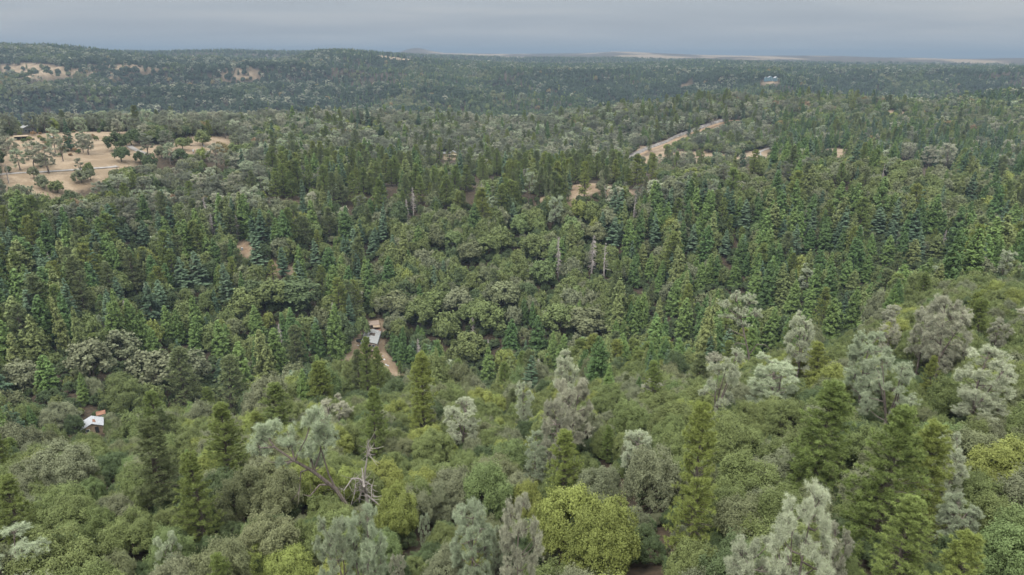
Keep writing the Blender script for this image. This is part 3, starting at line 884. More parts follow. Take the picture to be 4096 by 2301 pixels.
# ------------------------------------------------------------------ the trees one can name: (species, x, top, foot, width, colour, label)
H_ = [
    # silvery pines of the near slope
    ('greypine', 2000, 1212, 1590, 175, 0, 'largest silvery grey pine, tall and full, in the lower right foreground', 'tallest foreground grey pine'),
    ('greypine', 1878, 1338, 1600, 165, 0, 'broad silvery pine at the bottom edge, just left of the tallest foreground pine', 'bottom-edge broad grey pine'),
    ('greypine', 1312, 1250, 1560, 118, 2, 'slender silvery pine with bare lower twigs beside the vivid green oak', 'slender silvery pine'),
    ('greypine', 1190, 1262, 1470, 135, 1, 'open thin-crowned grey pine left of the slender silvery pine', 'thin-crowned grey pine'),
    ('greypine', 935, 1265, 1540, 120, 1, 'tall pale pine at the bottom, under the broken snag', 'pale pine under the snag'),
    ('greypine', 878, 1292, 1540, 110, 1, 'pale pine leaning against a taller one at the bottom, below the leaning trunk', ''),
    ('greypine', 431, 1330, 1420, 74, 1, 'small blue-grey pine alone among oaks in the lower left', 'small lower-left grey pine'),
    ('greypine', 1165, 1003, 1105, 108, 0, 'round dome-shaped grey pine on the oak slope, left of centre', 'dome-shaped grey pine'),
    ('greypine', 1432, 945, 1130, 120, 2, 'tall thin grey pine, tallest of the cluster above the vivid green oak', 'cluster grey pine'),
    ('greypine', 1390, 1000, 1190, 95, 2, 'grey pine with reddish tips in front of the tall cluster pine', ''),
    ('greypine', 1350, 1085, 1195, 90, 1, 'low spreading grey pine at the left foot of the pine cluster', ''),
    ('greypine', 1318, 958, 1060, 55, 0, 'narrow small grey pine at the left back of the pine cluster', ''),
    ('greypine', 1592, 1080, 1160, 88, 0, 'small round grey pine standing alone amid the oaks, right of the pine cluster', 'small round grey pine'),
    ('greypine', 1428, 878, 1010, 72, 0, 'pointed pale pine at the edge of the dark creek woods', 'pointed pale pine'),
    ('greypine', 1795, 865, 1045, 112, 0, 'tall-stemmed silvery pine left of the crooked open pine', 'tall-stemmed grey pine'),
    ('greypine', 1938, 896, 1010, 150, 1, 'low wide grey pine crown below the crooked open pine', ''),
    ('greypine', 2003, 785, 960, 84, 0, 'slim grey pine with a bowed trunk, right of the crooked open pine', 'bowed slim grey pine'),
    ('greypine', 2165, 828, 1010, 120, 1, 'full grey pine with twin, left of the two on the right slope', 'twin grey pine'),
    ('greypine', 2222, 880, 1050, 150, 1, 'wide grey pine, lower right of the twin pair on the right slope', ''),
    ('greypine', 2358, 738, 925, 125, 2, 'big dusty grey pine with a dark trunk on the right slope', 'big dusty grey pine'),
    ('greypine', 2312, 758, 900, 90, 2, 'grey pine tucked behind the left side of the big dusty pine', ''),
    ('greypine', 2452, 868, 1040, 145, 0, 'rounded silvery pine near the right edge, with thin pale limbs', 'right-edge silvery pine'),
    ('greypine', 2520, 625, 700, 46, 0, 'small flat-topped grey pine high on the right edge slope', 'flat-topped right-edge pine'),
    ('greypine', 2376, 1090, 1260, 100, 0, 'silvery pine half hidden behind the yellow-green pine on the right', 'half-hidden silvery pine'),
    ('greypine', 2424, 1240, 1340, 125, 1, 'low mounded blue-grey pine at the lower right', 'mounded blue-grey pine'),
    ('greypine', 2508, 795, 865, 58, 2, 'small dusty pine on the oak slope by the right edge', ''),
    ('greypine', 2228, 800, 880, 62, 2, 'faint grey pine between the twin pair and the big dusty pine', ''),
    ('greypine', 1392, 490, 578, 50, 1, 'pale grey pine standing by the gravel clearing on the knoll', 'pale pine by the clearing'),
    ('greypine', 1332, 428, 500, 46, 1, 'pale pine with a leaning dark stem left of the gravel clearing', 'leaning-stem pale pine'),
    ('greypine', 2282, 358, 405, 38, 2, 'left and smallest of three pale pines on the right crest', ''),
    ('greypine', 2335, 366, 420, 46, 2, 'middle of three pale pines on the right crest', ''),
    ('greypine', 2376, 357, 425, 58, 2, 'tallest and rightmost of three pale pines on the right crest', 'tallest crest pine'),
    ('greypine', 1072, 1285, 1345, 34, 1, 'tiny pale pine among dark oaks, left of the thin-crowned pine', ''),
    ('greypine', 1000, 1385, 1450, 50, 2, 'small bristly pine at the bottom edge right of the pale pine', ''),
    ('greypine', 2095, 1310, 1420, 75, 2, 'small dusty pine crouched at the right side of the tallest foreground pine', ''),
    ('greypine', 1245, 1320, 1420, 60, 1, 'small grey pine wedged between the thin-crowned and slender pines', ''),
    ('greypine', 545, 358, 425, 55, 2, 'bare-stemmed pale pine in front of the white trailer', 'pale pine before the trailer'),
    ('greypine', 30, 340, 400, 52, 2, 'leftmost pale pine on the dry grass hill', 'leftmost hill pine'),
    ('greypine', 86, 352, 420, 45, 2, 'pale pine with a leaning dark stem on the dry hill', ''),
    ('greypine', 122, 362, 432, 62, 2, 'wide pale pine in the middle of the dry grass hill', 'wide hill pine'),
    ('greypine', 158, 342, 402, 40, 2, 'slim pale pine on the dry grass, left of the dark conifer', ''),
    ('greypine', 222, 336, 385, 50, 2, 'pale pine right of the dark conifer on the dry hill', ''),
    ('greypine', 50, 372, 425, 44, 1, 'small pale pine low on the dry hill near the left edge', ''),
    ('greypine', 296, 296, 335, 30, 2, 'pale pine breaking the skyline of the dry hill', ''),
    ('greypine', 430, 357, 412, 40, 1, 'pale pine at the right end of the dry grass slope', ''),
    # green pines
    ('pine', 1065, 880, 1080, 84, 0, 'bright yellow-green pine standing alone right of the grey-roofed house', 'yellow-green pine by the house'),
    ('pine', 1418, 1075, 1240, 98, 0, 'young pointed yellow-green pine amid the central oaks', 'pointed young pine'),
    ('pine', 1742, 1015, 1335, 125, 0, 'tall yellowing pine, right of centre in the foreground', 'tall yellowing pine'),
    ('pine', 2045, 945, 1210, 160, 1, 'broad open-limbed green pine above the tallest foreground pine', 'broad open green pine'),
    ('pine', 2195, 1000, 1340, 180, 1, 'biggest green pine, bushy-tufted, on the right foreground slope', 'biggest green pine'),
    ('pine', 2296, 1038, 1300, 140, 0, 'yellow-green pine leaning on the biggest green pine', 'right yellow-green pine'),
    ('pine', 2262, 1245, 1420, 150, 1, 'lower bushy green pine at the foot of the biggest green pine', ''),
    ('pine', 2395, 1325, 1540, 150, 0, 'bushy yellow-green pine at the bottom right edge', 'bottom right bushy pine'),
    ('pine', 400, 1045, 1250, 125, 2, 'full green pine in the left foreground above the oaks', 'left full green pine'),
    ('pine', 572, 1010, 1190, 105, 1, 'green pine with a yellowish top in the left foreground', 'yellow-topped left pine'),
    ('pine', 508, 1130, 1315, 105, 1, 'spired green pine among the left foreground oaks', 'spired left pine'),
    ('pine', 942, 975, 1130, 72, 1, 'narrow green pine below the grey-roofed house', 'narrow pine below the house'),
    ('pine', 555, 1385, 1500, 85, 1, 'young green pine at the bottom left edge', 'bottom-edge young pine'),
    ('pine', 924, 846, 985, 50, 1, 'slim green pine directly in front of the grey-roofed house', 'pine before the house'),
    ('pine', 952, 872, 985, 44, 1, 'thinner pine in front of the right corner of the house', ''),
    ('pine', 905, 880, 985, 46, 2, 'bushy pine covering the left front corner of the house', ''),
    ('pine', 45, 1190, 1340, 110, 1, 'green pine at the left edge foreground', 'left-edge pine'),
    ('pine', 705, 958, 1080, 90, 1, 'rounded green pine midway between the house and the left pines', ''),
    ('pine', 2336, 890, 970, 46, 0, 'small dark-tipped pine in front of the big dusty pine', ''),
    ('pine', 1010, 908, 958, 18, 1, 'small narrow pine on the red soil of the yard', ''),
    ('pine', 1470, 405, 500, 36, 0, 'tall pine at the left of the gravel clearing on the knoll', 'pine by the gravel clearing'),
    ('pine', 1597, 388, 470, 44, 0, 'tallest pine on the knoll crest, right of the gravel clearing', 'tallest crest knoll pine'),
    ('pine', 1640, 385, 455, 26, 0, 'thin pine in front of the dry meadow by the dirt track', ''),
    ('pine', 1893, 375, 440, 34, 0, 'thin yellowish pine before the meadow road', 'thin pine by the meadow road'),
    ('fir', 1868, 372, 425, 26, 1, 'dark ragged fir with a bare white top by the meadow road', ''),
    ('pine', 582, 893, 1030, 90, 2, 'dull green pine above the yellow-topped left pine', ''),
    ('pine', 466, 868, 1010, 88, 2, 'dull green pine standing over the left oaks', 'dull left pine'),
    ('pine', 748, 815, 920, 56, 2, 'grey-green pine left of the house clearing', ''),
    ('pine', 345, 627, 740, 54, 2, 'pale dull pine in the left woods', 'pale dull left pine'),
    ('pine', 212, 680, 790, 56, 2, 'dull open pine at the far left of the valley woods', ''),
]
H2_ = '''cedar 849 764 905 52 1;cedar 760 808 908 44 0;cedar 1000 845 905 36 0;cedar 1013 862 925 34 0;cedar 1035 868 930 40 0;cedar 990 835 885 30 0;cedar 865 835 880 40 1
cedar 313 730 870 40 1;cedar 348 748 872 46 1;cedar 372 778 880 40 1;cedar 423 768 860 40 1;cedar 455 775 860 38 1;cedar 125 890 980 60 1;cedar 165 742 880 40 2;cedar 207 765 900 42 2;cedar 290 757 870 42 1;cedar 103 790 920 60 2
cedar 646 768 855 54 1;cedar 677 828 960 60 2;cedar 805 812 896 44 0;cedar 733 772 870 48 0;cedar 500 796 880 46 1;cedar 560 803 900 58 1;cedar 395 822 905 40 1;cedar 214 935 1010 40 1;cedar 480 1125 1180 44 1
cedar 1320 750 815 26 0;cedar 1340 758 820 24 0;cedar 1593 745 845 42 1;cedar 1610 735 835 38 1;cedar 1633 636 700 34 1;cedar 1656 670 735 28 1;cedar 1595 642 720 36 0;cedar 1386 640 690 26 0;cedar 1353 792 885 46 0;cedar 1283 803 885 44 0;cedar 1226 874 960 46 1;cedar 1410 838 940 40 1
cedar 1845 653 725 42 1;cedar 1780 636 720 34 1;cedar 1803 642 715 28 0;cedar 1760 660 735 36 1;cedar 1873 632 690 26 0;cedar 2032 572 630 42 0;cedar 2072 556 630 46 0;cedar 2122 646 720 40 1;cedar 2145 676 735 40 2;cedar 2188 586 650 36 1;cedar 2178 640 705 44 1;cedar 1892 672 765 52 1;cedar 1965 662 770 56 2;cedar 2032 718 805 46 1;cedar 2042 662 755 44 1;cedar 2115 572 640 34 0;cedar 2230 590 660 40 1;cedar 2290 600 670 44 2;cedar 2140 720 830 50 1;cedar 2085 748 860 56 1;cedar 1990 700 790 48 1;cedar 1690 700 790 44 1;cedar 1935 770 880 52 1;cedar 1720 745 850 54 1;cedar 2350 585 650 42 2
fir 505 628 720 54 0;fir 462 645 730 54 0;fir 575 660 760 50 0;fir 410 698 800 50 0;fir 383 705 812 54 1;fir 365 552 618 40 0;fir 325 560 600 36 0;fir 652 580 668 50 0;fir 660 525 615 42 1;fir 640 540 610 36 1;fir 795 600 670 40 0;fir 963 508 610 36 0;fir 938 580 642 34 0;fir 945 570 625 30 1;fir 1646 535 618 40 0;fir 1545 545 620 50 0;fir 1822 576 642 40 0;fir 1870 500 575 40 0;fir 2208 518 585 50 0;fir 2235 565 620 44 1;fir 1740 562 640 40 0;fir 1513 530 590 30 0;fir 1560 555 600 26 0;fir 1290 508 560 34 0;fir 712 620 690 40 1;fir 560 900 970 46 1;fir 450 850 930 36 1
fir 179 297 376 30 1;fir 902 264 312 16 1;fir 928 262 320 22 1;fir 1052 275 318 16 1;fir 958 305 345 16 1;cedar 885 275 310 14 1
pine 1130 350 410 26 2;pine 1105 345 405 24 0;pine 1080 352 420 26 2;pine 1178 385 440 28 2;pine 1215 395 455 30 1;pine 1250 372 440 28 1;pine 1175 415 480 34 1;pine 1045 410 480 34 1;pine 985 400 465 30 1;pine 915 420 490 34 1;pine 860 440 515 36 2;pine 970 385 440 28 0;pine 830 520 600 40 2;pine 770 540 620 44 2;pine 1060 440 510 34 1;pine 735 430 500 34 1;pine 780 415 480 28 1;pine 695 430 500 36 1;pine 1125 440 520 38 1;pine 1500 385 450 26 1;pine 1545 400 460 28 0;pine 1700 380 430 20 1
snag 536 538 598 20 0;snag 600 540 606 22 0;snag 1405 592 698 22 0;snag 1350 620 665 14 0;snag 1366 615 665 14 0;snag 1190 790 855 18 0;snag 1214 852 884 12 0;snag 1229 852 884 12 0;snag 22 410 462 20 0;snag 800 745 775 14 0;snag 1488 590 690 30 0;snag 1519 610 700 30 0;snag 1025 500 560 20 0;snag 1040 470 540 20 0;snag 2368 575 632 16 0
oak 1225 1165 1300 125 5;oak 1420 1228 1400 175 3;oak 1525 1270 1440 170 3;oak 1330 1215 1300 90 3;oak 2520 1290 1480 190 5;oak 1640 1130 1270 140 1;oak 1590 1010 1090 100 0;oak 690 1180 1290 150 4;oak 170 1130 1220 150 1;oak 275 1140 1190 80 2;oak 1000 1230 1340 110 3;oak 840 1420 1480 120 3;oak 1830 1050 1150 150 0;oak 2300 1170 1200 80 1;oak 1985 1010 1090 120 0;oak 620 1190 1300 120 4;oak 330 1290 1370 130 0;oak 235 1200 1250 60 5;oak 730 1390 1470 130 3;oak 1500 1180 1270 120 1;oak 1090 1090 1160 110 0;oak 1530 975 1040 90 0
oak 1225 742 825 90 0;oak 1480 778 842 115 4;oak 1152 712 790 70 1;oak 1345 585 650 70 0;oak 1346 592 640 60 0;oak 1260 572 625 66 0;oak 1270 700 770 84 4;oak 1500 565 610 56 4;oak 1100 570 625 48 4;oak 1140 580 625 44 5;oak 1262 570 605 40 5;oak 1455 505 550 44 3;oak 1370 655 715 64 5;oak 1090 735 800 70 0;oak 1060 760 820 80 0;oak 1000 735 790 70 4;oak 745 700 770 130 2;oak 690 705 770 90 0;oak 640 712 770 80 2;oak 620 730 790 80 0;oak 860 800 865 75 2;oak 910 800 850 36 5;oak 192 1040 1092 46 2;oak 282 1052 1095 36 0;oak 235 860 950 110 1;oak 305 850 900 90 1;oak 390 905 970 120 1;oak 480 900 960 100 1;oak 60 905 980 90 1;oak 320 955 1030 110 0;oak 1180 850 905 90 0;oak 160 1010 1075 90 1;oak 1310 540 590 50 5;oak 1230 590 640 60 0;oak 1185 610 665 60 4;oak 1410 760 830 90 0;oak 1120 790 850 70 0;oak 1180 760 810 60 0
oak 305 375 402 42 2;oak 352 380 405 26 2;oak 330 330 360 34 2;oak 300 335 375 50 2;oak 110 440 470 34 1;oak 205 432 455 36 1;oak 85 420 445 28 1;oak 145 455 480 34 0;oak 555 372 388 36 6;oak 510 345 362 40 0;oak 460 350 372 34 0;oak 565 362 380 26 6;oak 228 425 448 24 1'''
HERO = []
for h in H_:
    HERO.append(dict(sp=h[0], x=h[1] * K, yt=h[2] * K, yb=h[3] * K, w=h[4] * K, c=h[5], label=h[6], short=h[7]))
for ln in H2_.split('\n'):
    for e in ln.split(';'):
        a = e.split()
        HERO.append(dict(sp=a[0], x=float(a[1]) * K, yt=float(a[2]) * K, yb=float(a[3]) * K, w=float(a[4]) * K, c=int(a[5]), label='', short=''))

T = {k: [] for k in ('x', 'y', 'sp', 'sxy', 'sz', 'rot', 'col', 'hero', 'pal')}
hero_D = []; hero_yb = []
for hi, h in enumerate(HERO):
    fg = h['yb'] > 385 or (h['x'] > 800 and h['yb'] > 300)
    lift = 3.0 if fg and h['sp'] in ('greypine', 'pine') else (1.0 if h['sp'] != 'snag' else 0.5)
    if h['sp'] == 'oak':
        lift = 1.5
    x, y, D = hit(h['x'], h['yb'], lift, 34.0)
    g0 = float(ground(x, y))
    az, sl = ray(h['x'], h['yt'])
    zt = CAMZ + float(sl) * D
    Hh = max(zt - g0, 1.5)
    si = SPEC.index(h['sp'])
    dep = float(project(x, y, g0)[2])
    wid = h['w'] * dep / FOC
    lim = {'oak': (2.5, 14), 'greypine': (4, 24), 'cedar': (5, 32), 'fir': (5, 34), 'pine': (4, 30), 'snag': (4, 26)}[h['sp']]
    if h['sp'] == 'oak':
        Hh = max(Hh, .9 * wid)
    Hh = min(max(Hh, lim[0]), lim[1])
    T['x'].append(x); T['y'].append(y); T['sp'].append(si)
    T['sxy'].append(wid / 2 / NOMR[si]); T['sz'].append(Hh / NOMH[si]); T['rot'].append(rng.uniform(0, 6.28))
    T['col'].append(h['c']); T['hero'].append(hi)
    hero_D.append(D); hero_yb.append(h['yb'])
    h['D'] = D
for k in ('x', 'y', 'sxy', 'sz', 'rot'):
    T[k] = np.array(T[k])
T['sp'] = np.array(T['sp']); T['col'] = np.array(T['col']); T['hero'] = np.array(T['hero'])

# ------------------------------------------------------------------ the rest of the woods, scattered
SLOPE = (ZT - CAMZ) / DG[None]
HOR = np.maximum.accumulate(SLOPE, axis=1)


def horizon(x, y):
    az = np.arctan2(x, y); d = np.hypot(x, y)
    ia = np.clip(np.round((az - AZ_V[0]) / (AZ_V[1] - AZ_V[0])).astype(int), 0, NA - 1)
    idx = np.clip(np.searchsorted(DG, d) - 2, 0, ND - 1)
    return HOR[ia, idx]


def grid(dmin, dmax, sp):
    n = int(dmax / sp) + 2
    gx, gy = np.meshgrid(np.arange(-n, n) * sp, np.arange(0, n) * sp)
    x = gx.ravel() + rng.uniform(-.42, .42, gx.size) * sp
    y = gy.ravel() + rng.uniform(-.42, .42, gx.size) * sp
    d = np.hypot(x, y); az = np.arctan2(x, y)
    k = (d >= dmin) & (d < dmax) & (np.abs(az) < rad(46))
    return x[k], y[k]


bands = [grid(34, 150, 3.45), grid(150, 420, 4.5), grid(420, 1150, 5.8), grid(1150, 3300, 8.6), grid(3300, 4300, 18.0)]
fx = np.concatenate([b[0] for b in bands]); fy = np.concatenate([b[1] for b in bands])
fz = ground(fx, fy); fd = np.hypot(fx, fy)
bx, by, bdep = project(fx, fy, fz)
keep = (bx > -130) & (bx < 1154) & (bdep > 10)
# hidden behind nearer ground with a margin
topslope = (fz + 22 - CAMZ) / fd
keep &= topslope > horizon(fx, fy) - .012
u = rng.uniform(size=len(fx))
EDGE = np.interp(np.arctan2(fx, fy), AZ_V, Dk[4])           # distance where the near slope drops away
HOUSE = (hx, hy)
p_sp = np.zeros((len(fx), 6))
nz = fbm(fx / 45, fy / 45, 90, 3)
nz2 = fbm(fx / 160, fy / 160, 91, 3)
A = fd < EDGE + 12
p_sp[A] = [.945, .005, .005, .0, .045, .0]
B = ~A & (fd < 420)
p_sp[B] = [.34, .012, .34, .09, .20, .012]
lf = B & (bx < 380)
p_sp[lf] = [.36, .01, .27, .12, .23, .008]
kn = B & (bx > 370) & (bx < 610) & (by > 205) & (by < 335)
p_sp[kn] = [.90, .0, .05, .02, .02, .008]
rt = B & (bx >= 610)
p_sp[rt] = [.22, .008, .50, .13, .13, .012]
C1 = ~A & (fd >= 400) & (fd < 1150)
p_sp[C1] = [.57, .22, .03, .03, .13, .01]
lh = C1 & (bx < 285)
p_sp[lh] = [.63, .33, .0, .01, .02, .01]
ck = C1 & (bx >= 285) & (bx < 620) & (fd > 640)
p_sp[ck] = [.64, .27, .01, .01, .06, .01]
mid = C1 & (fd < 560) & (bx > 270) & (bx < 650)
p_sp[mid] = [.25, .07, .12, .08, .46, .02]
rc = C1 & (bx > 730) & (fd < 560)
p_sp[rc] = [.74, .02, .12, .04, .07, .01]
rr_ = C1 & (bx > 775) & (fd >= 560)
p_sp[rr_] = [.36, .07, .30, .20, .07, .01]
tr_ = C1 & (bx > 770) & (fd > 900)
p_sp[tr_] = [.82, .05, .05, .05, .03, .0]
wl = C1 & (bx > 620) & (bx < 760) & (fd > 620) & (fd < 760)
p_sp[wl] = [.85, .12, .0, .01, .02, .0]
E = fd >= 1150
p_sp[E] = [.69, .02, .12, .14, .03, .0]
gp_ = E & (fbm(fx / 130, fy / 130, 95, 2) > .64)
p_sp[gp_] = [.55, .17, .14, .14, .0, .0]
hc = E & ((nz2 > .56) | (fd > 2350))
p_sp[hc] = [.18, .03, .34, .40, .05, .0]
lg = E & (bx < 330) & (fd < 2450)
p_sp[lg] = [.70, .16, .05, .07, .02, .0]
cs = np.cumsum(p_sp / p_sp.sum(1, keepdims=True), 1)
spf = (u[:, None] > cs).sum(1).clip(0, 5)
conif = (spf >= 2) & (spf <= 4)
# gaps: clumped woods, clearings
gap = rng.uniform(size=len(fx))
keep &= ~((fd > 420) & (fd < 1150) & (nz < .30) & (gap < .5))
keep &= ~(A & (nz < .34) & (gap < .55))
nearest_big = conif & (rng.uniform(size=len(fx)) < np.where(fd < 420, .12, .10))
keep &= ~nearest_big
shrink = np.ones(len(fx))
scl = rng.uniform(.7, 1.28, len(fx))
HS = np.select([A, B, C1, E], [.78, 1.5, 1.2, 1.5]) * scl
HS = np.where(spf == 0, HS, np.where(spf == 1, np.select([A, B, C1, E], [.47, .7, .74, .86]) * scl, np.select([A, B, C1, E], [.42, .95, .78, .66]) * scl ** 1.4))
WS = HS * rng.uniform(.85, 1.2, len(fx)) * np.where(spf == 0, np.where(A, .86, np.where(B, .72, .9)), np.where(spf == 1, 1.45, np.where(spf == 4, 1.15, np.where(fd < 420, 1.28, 1.2))))
topz = fz + HS * NOMH[spf]
tx, ty, _ = project(fx, fy, topz)
mx_, my_, _ = project(fx, fy, (fz + topz) / 2)
hwid = WS * NOMR[spf] * FOC / bdep
shv = rng.uniform(size=len(fx))
for poly, a, b, sh, dr in CLEAR:
    inside = in_poly(bx, by, poly) & (fd > a) & (fd < b)
    infront = np.zeros(len(fx), bool)
    for sx, sy in ((tx, ty), (mx_, my_), (mx_ - hwid * .8, my_), (mx_ + hwid * .8, my_), (tx * .5 + mx_ * .5, ty * .5 + my_ * .5)):
        infront |= in_poly(sx, sy, poly)
    infront &= (fd < b) & ~inside
    drop = (inside & (shv > sh)) | (infront & (shv > (sh if sh >= .3 else (.03 if sh == 0 else .12))))
    keep &= ~drop
    if a < 700:
        small = inside & ~drop
        HS[small & (spf == 0)] *= .62; WS[small & (spf == 0)] *= .62
# keep the named trees in view
for i, h in enumerate(HERO):
    D = hero_D[i]
    near_ = (fd < D - .5) & (np.abs(mx_ - h['x']) < h['w'] * .42 + hwid * .65) & (ty < h['yb'] - 2) & (by > h['yt'])
    keep &= ~near_
    same = np.hypot(fx - T['x'][i], fy - T['y'][i]) < .55 * (T['sxy'][i] * NOMR[T['sp'][i]] + WS * NOMR[spf])
    keep &= ~same
# three trees built later, limb by limb, keep their view and ground too
RESERVE = []
for x_, yt_, yb_, w_, bx_, by_, lf_, lo_, hi_ in [(770, 1015, 1225, 200, 885, 1290, 2.5, 40, 110), (1855, 722, 900, 130, 1888, 912, 3.0, 60, 178), (930, 1108, 1262, 110, 928, 1275, 2.0, 40, 110)]:
    gx_, gy_, D_ = hit(bx_ * K, by_ * K, lf_, lo_, hi_)
    RESERVE.append(dict(x=x_ * K, yt=yt_ * K, yb=yb_ * K, w=w_ * K, D=D_))
    keep &= ~((fd < D_ + 3) & (np.abs(mx_ - x_ * K) < w_ * K * .5 + hwid * .7) & (ty < yb_ * K - 2) & (by > yt_ * K))
# buildings and roads keep their own ground clear
KEEPOUT = []
for (px_, py_, lo, hi_, r_) in [(929 * K, 866 * K, 200, 345, 12), (942 * K, 815 * K, 240, 360, 8), (240 * K, 1084 * K, 150, 240, 7), (514 * K, 380 * K, 300, 640, 9), (1133 * K, 394 * K, 420, 700, 12), (70 * K, 322 * K, 500, 700, 9)]:
    qx, qy, qd = hit(px_, py_, 0, lo, hi_)
    keep &= np.hypot(fx - qx, fy - qy) > r_ * .8
q = keep
colf = np.zeros(len(fx), int)
r2 = rng.uniform(size=len(fx))


def pickc(mask, ps):
    c = np.cumsum(np.array(ps) / np.sum(ps))
    colf[mask] = (r2[mask][:, None] > c).sum(1).clip(0, len(ps) - 1)


oak = spf == 0
pickc(oak & A, [.54, .14, .06, .12, .11, .03])
pickc(oak & B, [.52, .16, .12, .05, .10, .05])
pickc(oak & C1, [.30, .31, .24, .03, .10, .01, .008, .008])
pickc(oak & rc, [.55, .12, .08, .05, .2])
pickc(oak & E, [.17, .02, .78, .0, .02, .01, .002, .002])
pa = fbm(fx / 170, fy / 170, 301, 3); pb = fbm(fx / 120, fy / 120, 302, 3)
eo = oak & E
colf[eo] = np.where(pa[eo] > .44, 8, np.where(pb[eo] > .58, 4, np.where(r2[eo] < .82, 2, 0)))  # dark live oaks; far-hill shade is also put into these darker tints
colf[eo & (r2 > .993)] = 6
pickc(spf == 1, [.3, .35, .35])
pickc((spf == 1) & (fd > 380), [.06, .12, .22, .6])
pickc((spf == 1) & E, [0, 0, .1, .9])
pickc(spf == 2, [.30, .45, .25])
pickc((spf == 2) & E, [.9, .1, 0])
pickc(spf == 3, [.5, .5])
pickc((spf == 3) & E, [.15, .85])
pickc(spf == 4, [.14, .44, .42])
ff = np.flatnonzero(q)
# low bushes dotted over the dry grass hill
hb = []
for poly, a, b, sh, dr in CLEAR[2:3]:
    for _ in range(400):
        qx, qy = rng.uniform(0, 240), rng.uniform(132, 185)
        if in_poly(np.array([qx]), np.array([qy]), poly)[0] and len(hb) < 85:
            hb.append(hit(qx, qy, 0, a, b)[:2])
hb = np.array(hb)
hbh = rng.uniform(.16, .42, len(hb))
# low brush and saplings filling the floor between the crowns
ub = [grid(34, 150, 2.3), grid(150, 420, 3.6)]
ux = np.concatenate([b[0] for b in ub]); uy = np.concatenate([b[1] for b in ub])
uz = ground(ux, uy); ud = np.hypot(ux, uy)
ubx, uby, udep = project(ux, uy, uz)
uk = (ubx > -120) & (ubx < 1144) & ((uz + 8 - CAMZ) / ud > horizon(ux, uy) - .01) & (rng.uniform(size=len(ux)) < np.where(ud < 150, .55, .8))
uh = rng.uniform(.24, .46, len(ux)) * np.where(ud > 150, 1.35, 1.0)
utx, uty, _ = project(ux, uy, uz + uh * 7)
for poly, a, b, sh, dr in CLEAR:
    hit_ = (in_poly(ubx, uby, poly) | in_poly(utx, uty, poly) | in_poly(ubx, uby * .5 + uty * .5, poly)) & (ud < b) & (ud > min(a, 120))
    uk &= ~hit_
for i, h in enumerate(HERO):
    uk &= ~((ud < hero_D[i] - .5) & (np.abs(ubx - h['x']) < h['w'] * .35) & (uty < h['yb'] - 4) & (uby > h['yt']))
uu = np.flatnonzero(uk)
ucol = np.where(rng.uniform(size=len(uu)) < np.where(ud[uu] > 150, .12, .15), 0, np.where(rng.uniform(size=len(uu)) < np.where(ud[uu] > 150, .92, .8), 2, np.where(rng.uniform(size=len(uu)) < .5, 4, 1)))  # mostly dark green: shade between the crowns is put into the brush colour
nu_ = len(uu); nb_ = len(hb)
UND = dict(x=np.r_[ux[uu], hb[:, 0]], y=np.r_[uy[uu], hb[:, 1]], sp=np.r_[np.zeros(nu_, int), np.full(nb_, 6)], sxy=np.r_[uh[uu] * rng.uniform(.8, 1.2, nu_), hbh * 1.25], sz=np.r_[uh[uu], hbh], rot=rng.uniform(0, 6.28, nu_ + nb_), col=np.r_[ucol, rng.choice(3, nb_, p=[.6, .2, .2])])
for k, v in (('x', fx), ('y', fy), ('sp', spf), ('sxy', WS), ('sz', HS), ('rot', rng.uniform(0, 6.28, len(fx))), ('col', colf)):
    T[k] = np.concatenate([T[k], v[ff], UND[k]])
T['hero'] = np.concatenate([T['hero'], np.full(len(ff) + len(uu) + len(hb), -1)])
NT = len(T['x'])
T['z'] = ground(T['x'], T['y'])
T['D'] = np.hypot(T['x'], T['y'])
T['var'] = rng.integers(0, 100, NT)

# ------------------------------------------------------------------ which trees show, and how large
pbx, pby, pdep = project(T['x'], T['y'], T['z'])
ptx, pty, _ = project(T['x'], T['y'], T['z'] + T['sz'] * NOMH[T['sp']])
phw = np.maximum(T['sxy'] * NOMR[T['sp']] * FOC / pdep, .5)
vis = (T['z'] + T['sz'] * NOMH[T['sp']] - CAMZ) / T['D'] > horizon(T['x'], T['y'])
idb = np.full((575, 1024), -1, np.int32)
for i in np.argsort(-T['D']):
    if not vis[i] or T['D'][i] > 1300:
        continue
    y0, y1 = max(0, int(pty[i])), min(575, int(pby[i]) + 1)
    if y1 <= y0:
        continue
    x0, x1 = max(0, int(ptx[i] - phw[i])), min(1024, int(ptx[i] + phw[i]) + 2)
    if x1 <= x0:
        continue
    yy = (np.arange(y0, y1) + .5 - pty[i]) / max(1.0, pby[i] - pty[i])
    if T['sp'][i] in (2, 3, 4):
        hw_ = phw[i] * np.clip(yy * 1.15, 0.05, .95)
    elif T['sp'][i] == 5:
        hw_ = phw[i] * np.clip(yy, .1, .6)
    else:
        hw_ = phw[i] * np.sqrt(np.clip(1 - ((yy - .47) / .47) ** 2, 0, 1)) + .3
    cxl = ptx[i] + (pbx[i] - ptx[i]) * yy
    xx = np.arange(x0, x1) + .5
    mk = np.abs(xx[None] - cxl[:, None]) <= hw_[:, None]
    sub = idb[y0:y1, x0:x1]
    sub[mk] = i
area = np.bincount(idb[idb >= 0].ravel(), minlength=NT)
single = np.zeros(NT, bool)
for s in range(7):
    idx = np.flatnonzero((T['sp'] == s) & (area >= 4))
    o_ = idx[np.argsort(-(area[idx] + 1e6 * (T['hero'][idx] >= 0)))][:300]
    single[o_] = True
lod = np.where(T['D'] < 230, 0, np.where(T['D'] < 1060, 1, 2))
print('trees', NT, 'single', int(single.sum()), {SPEC[s]: (int((single & (T['sp'] == s)).sum()), int((T['sp'] == s).sum())) for s in range(7)})

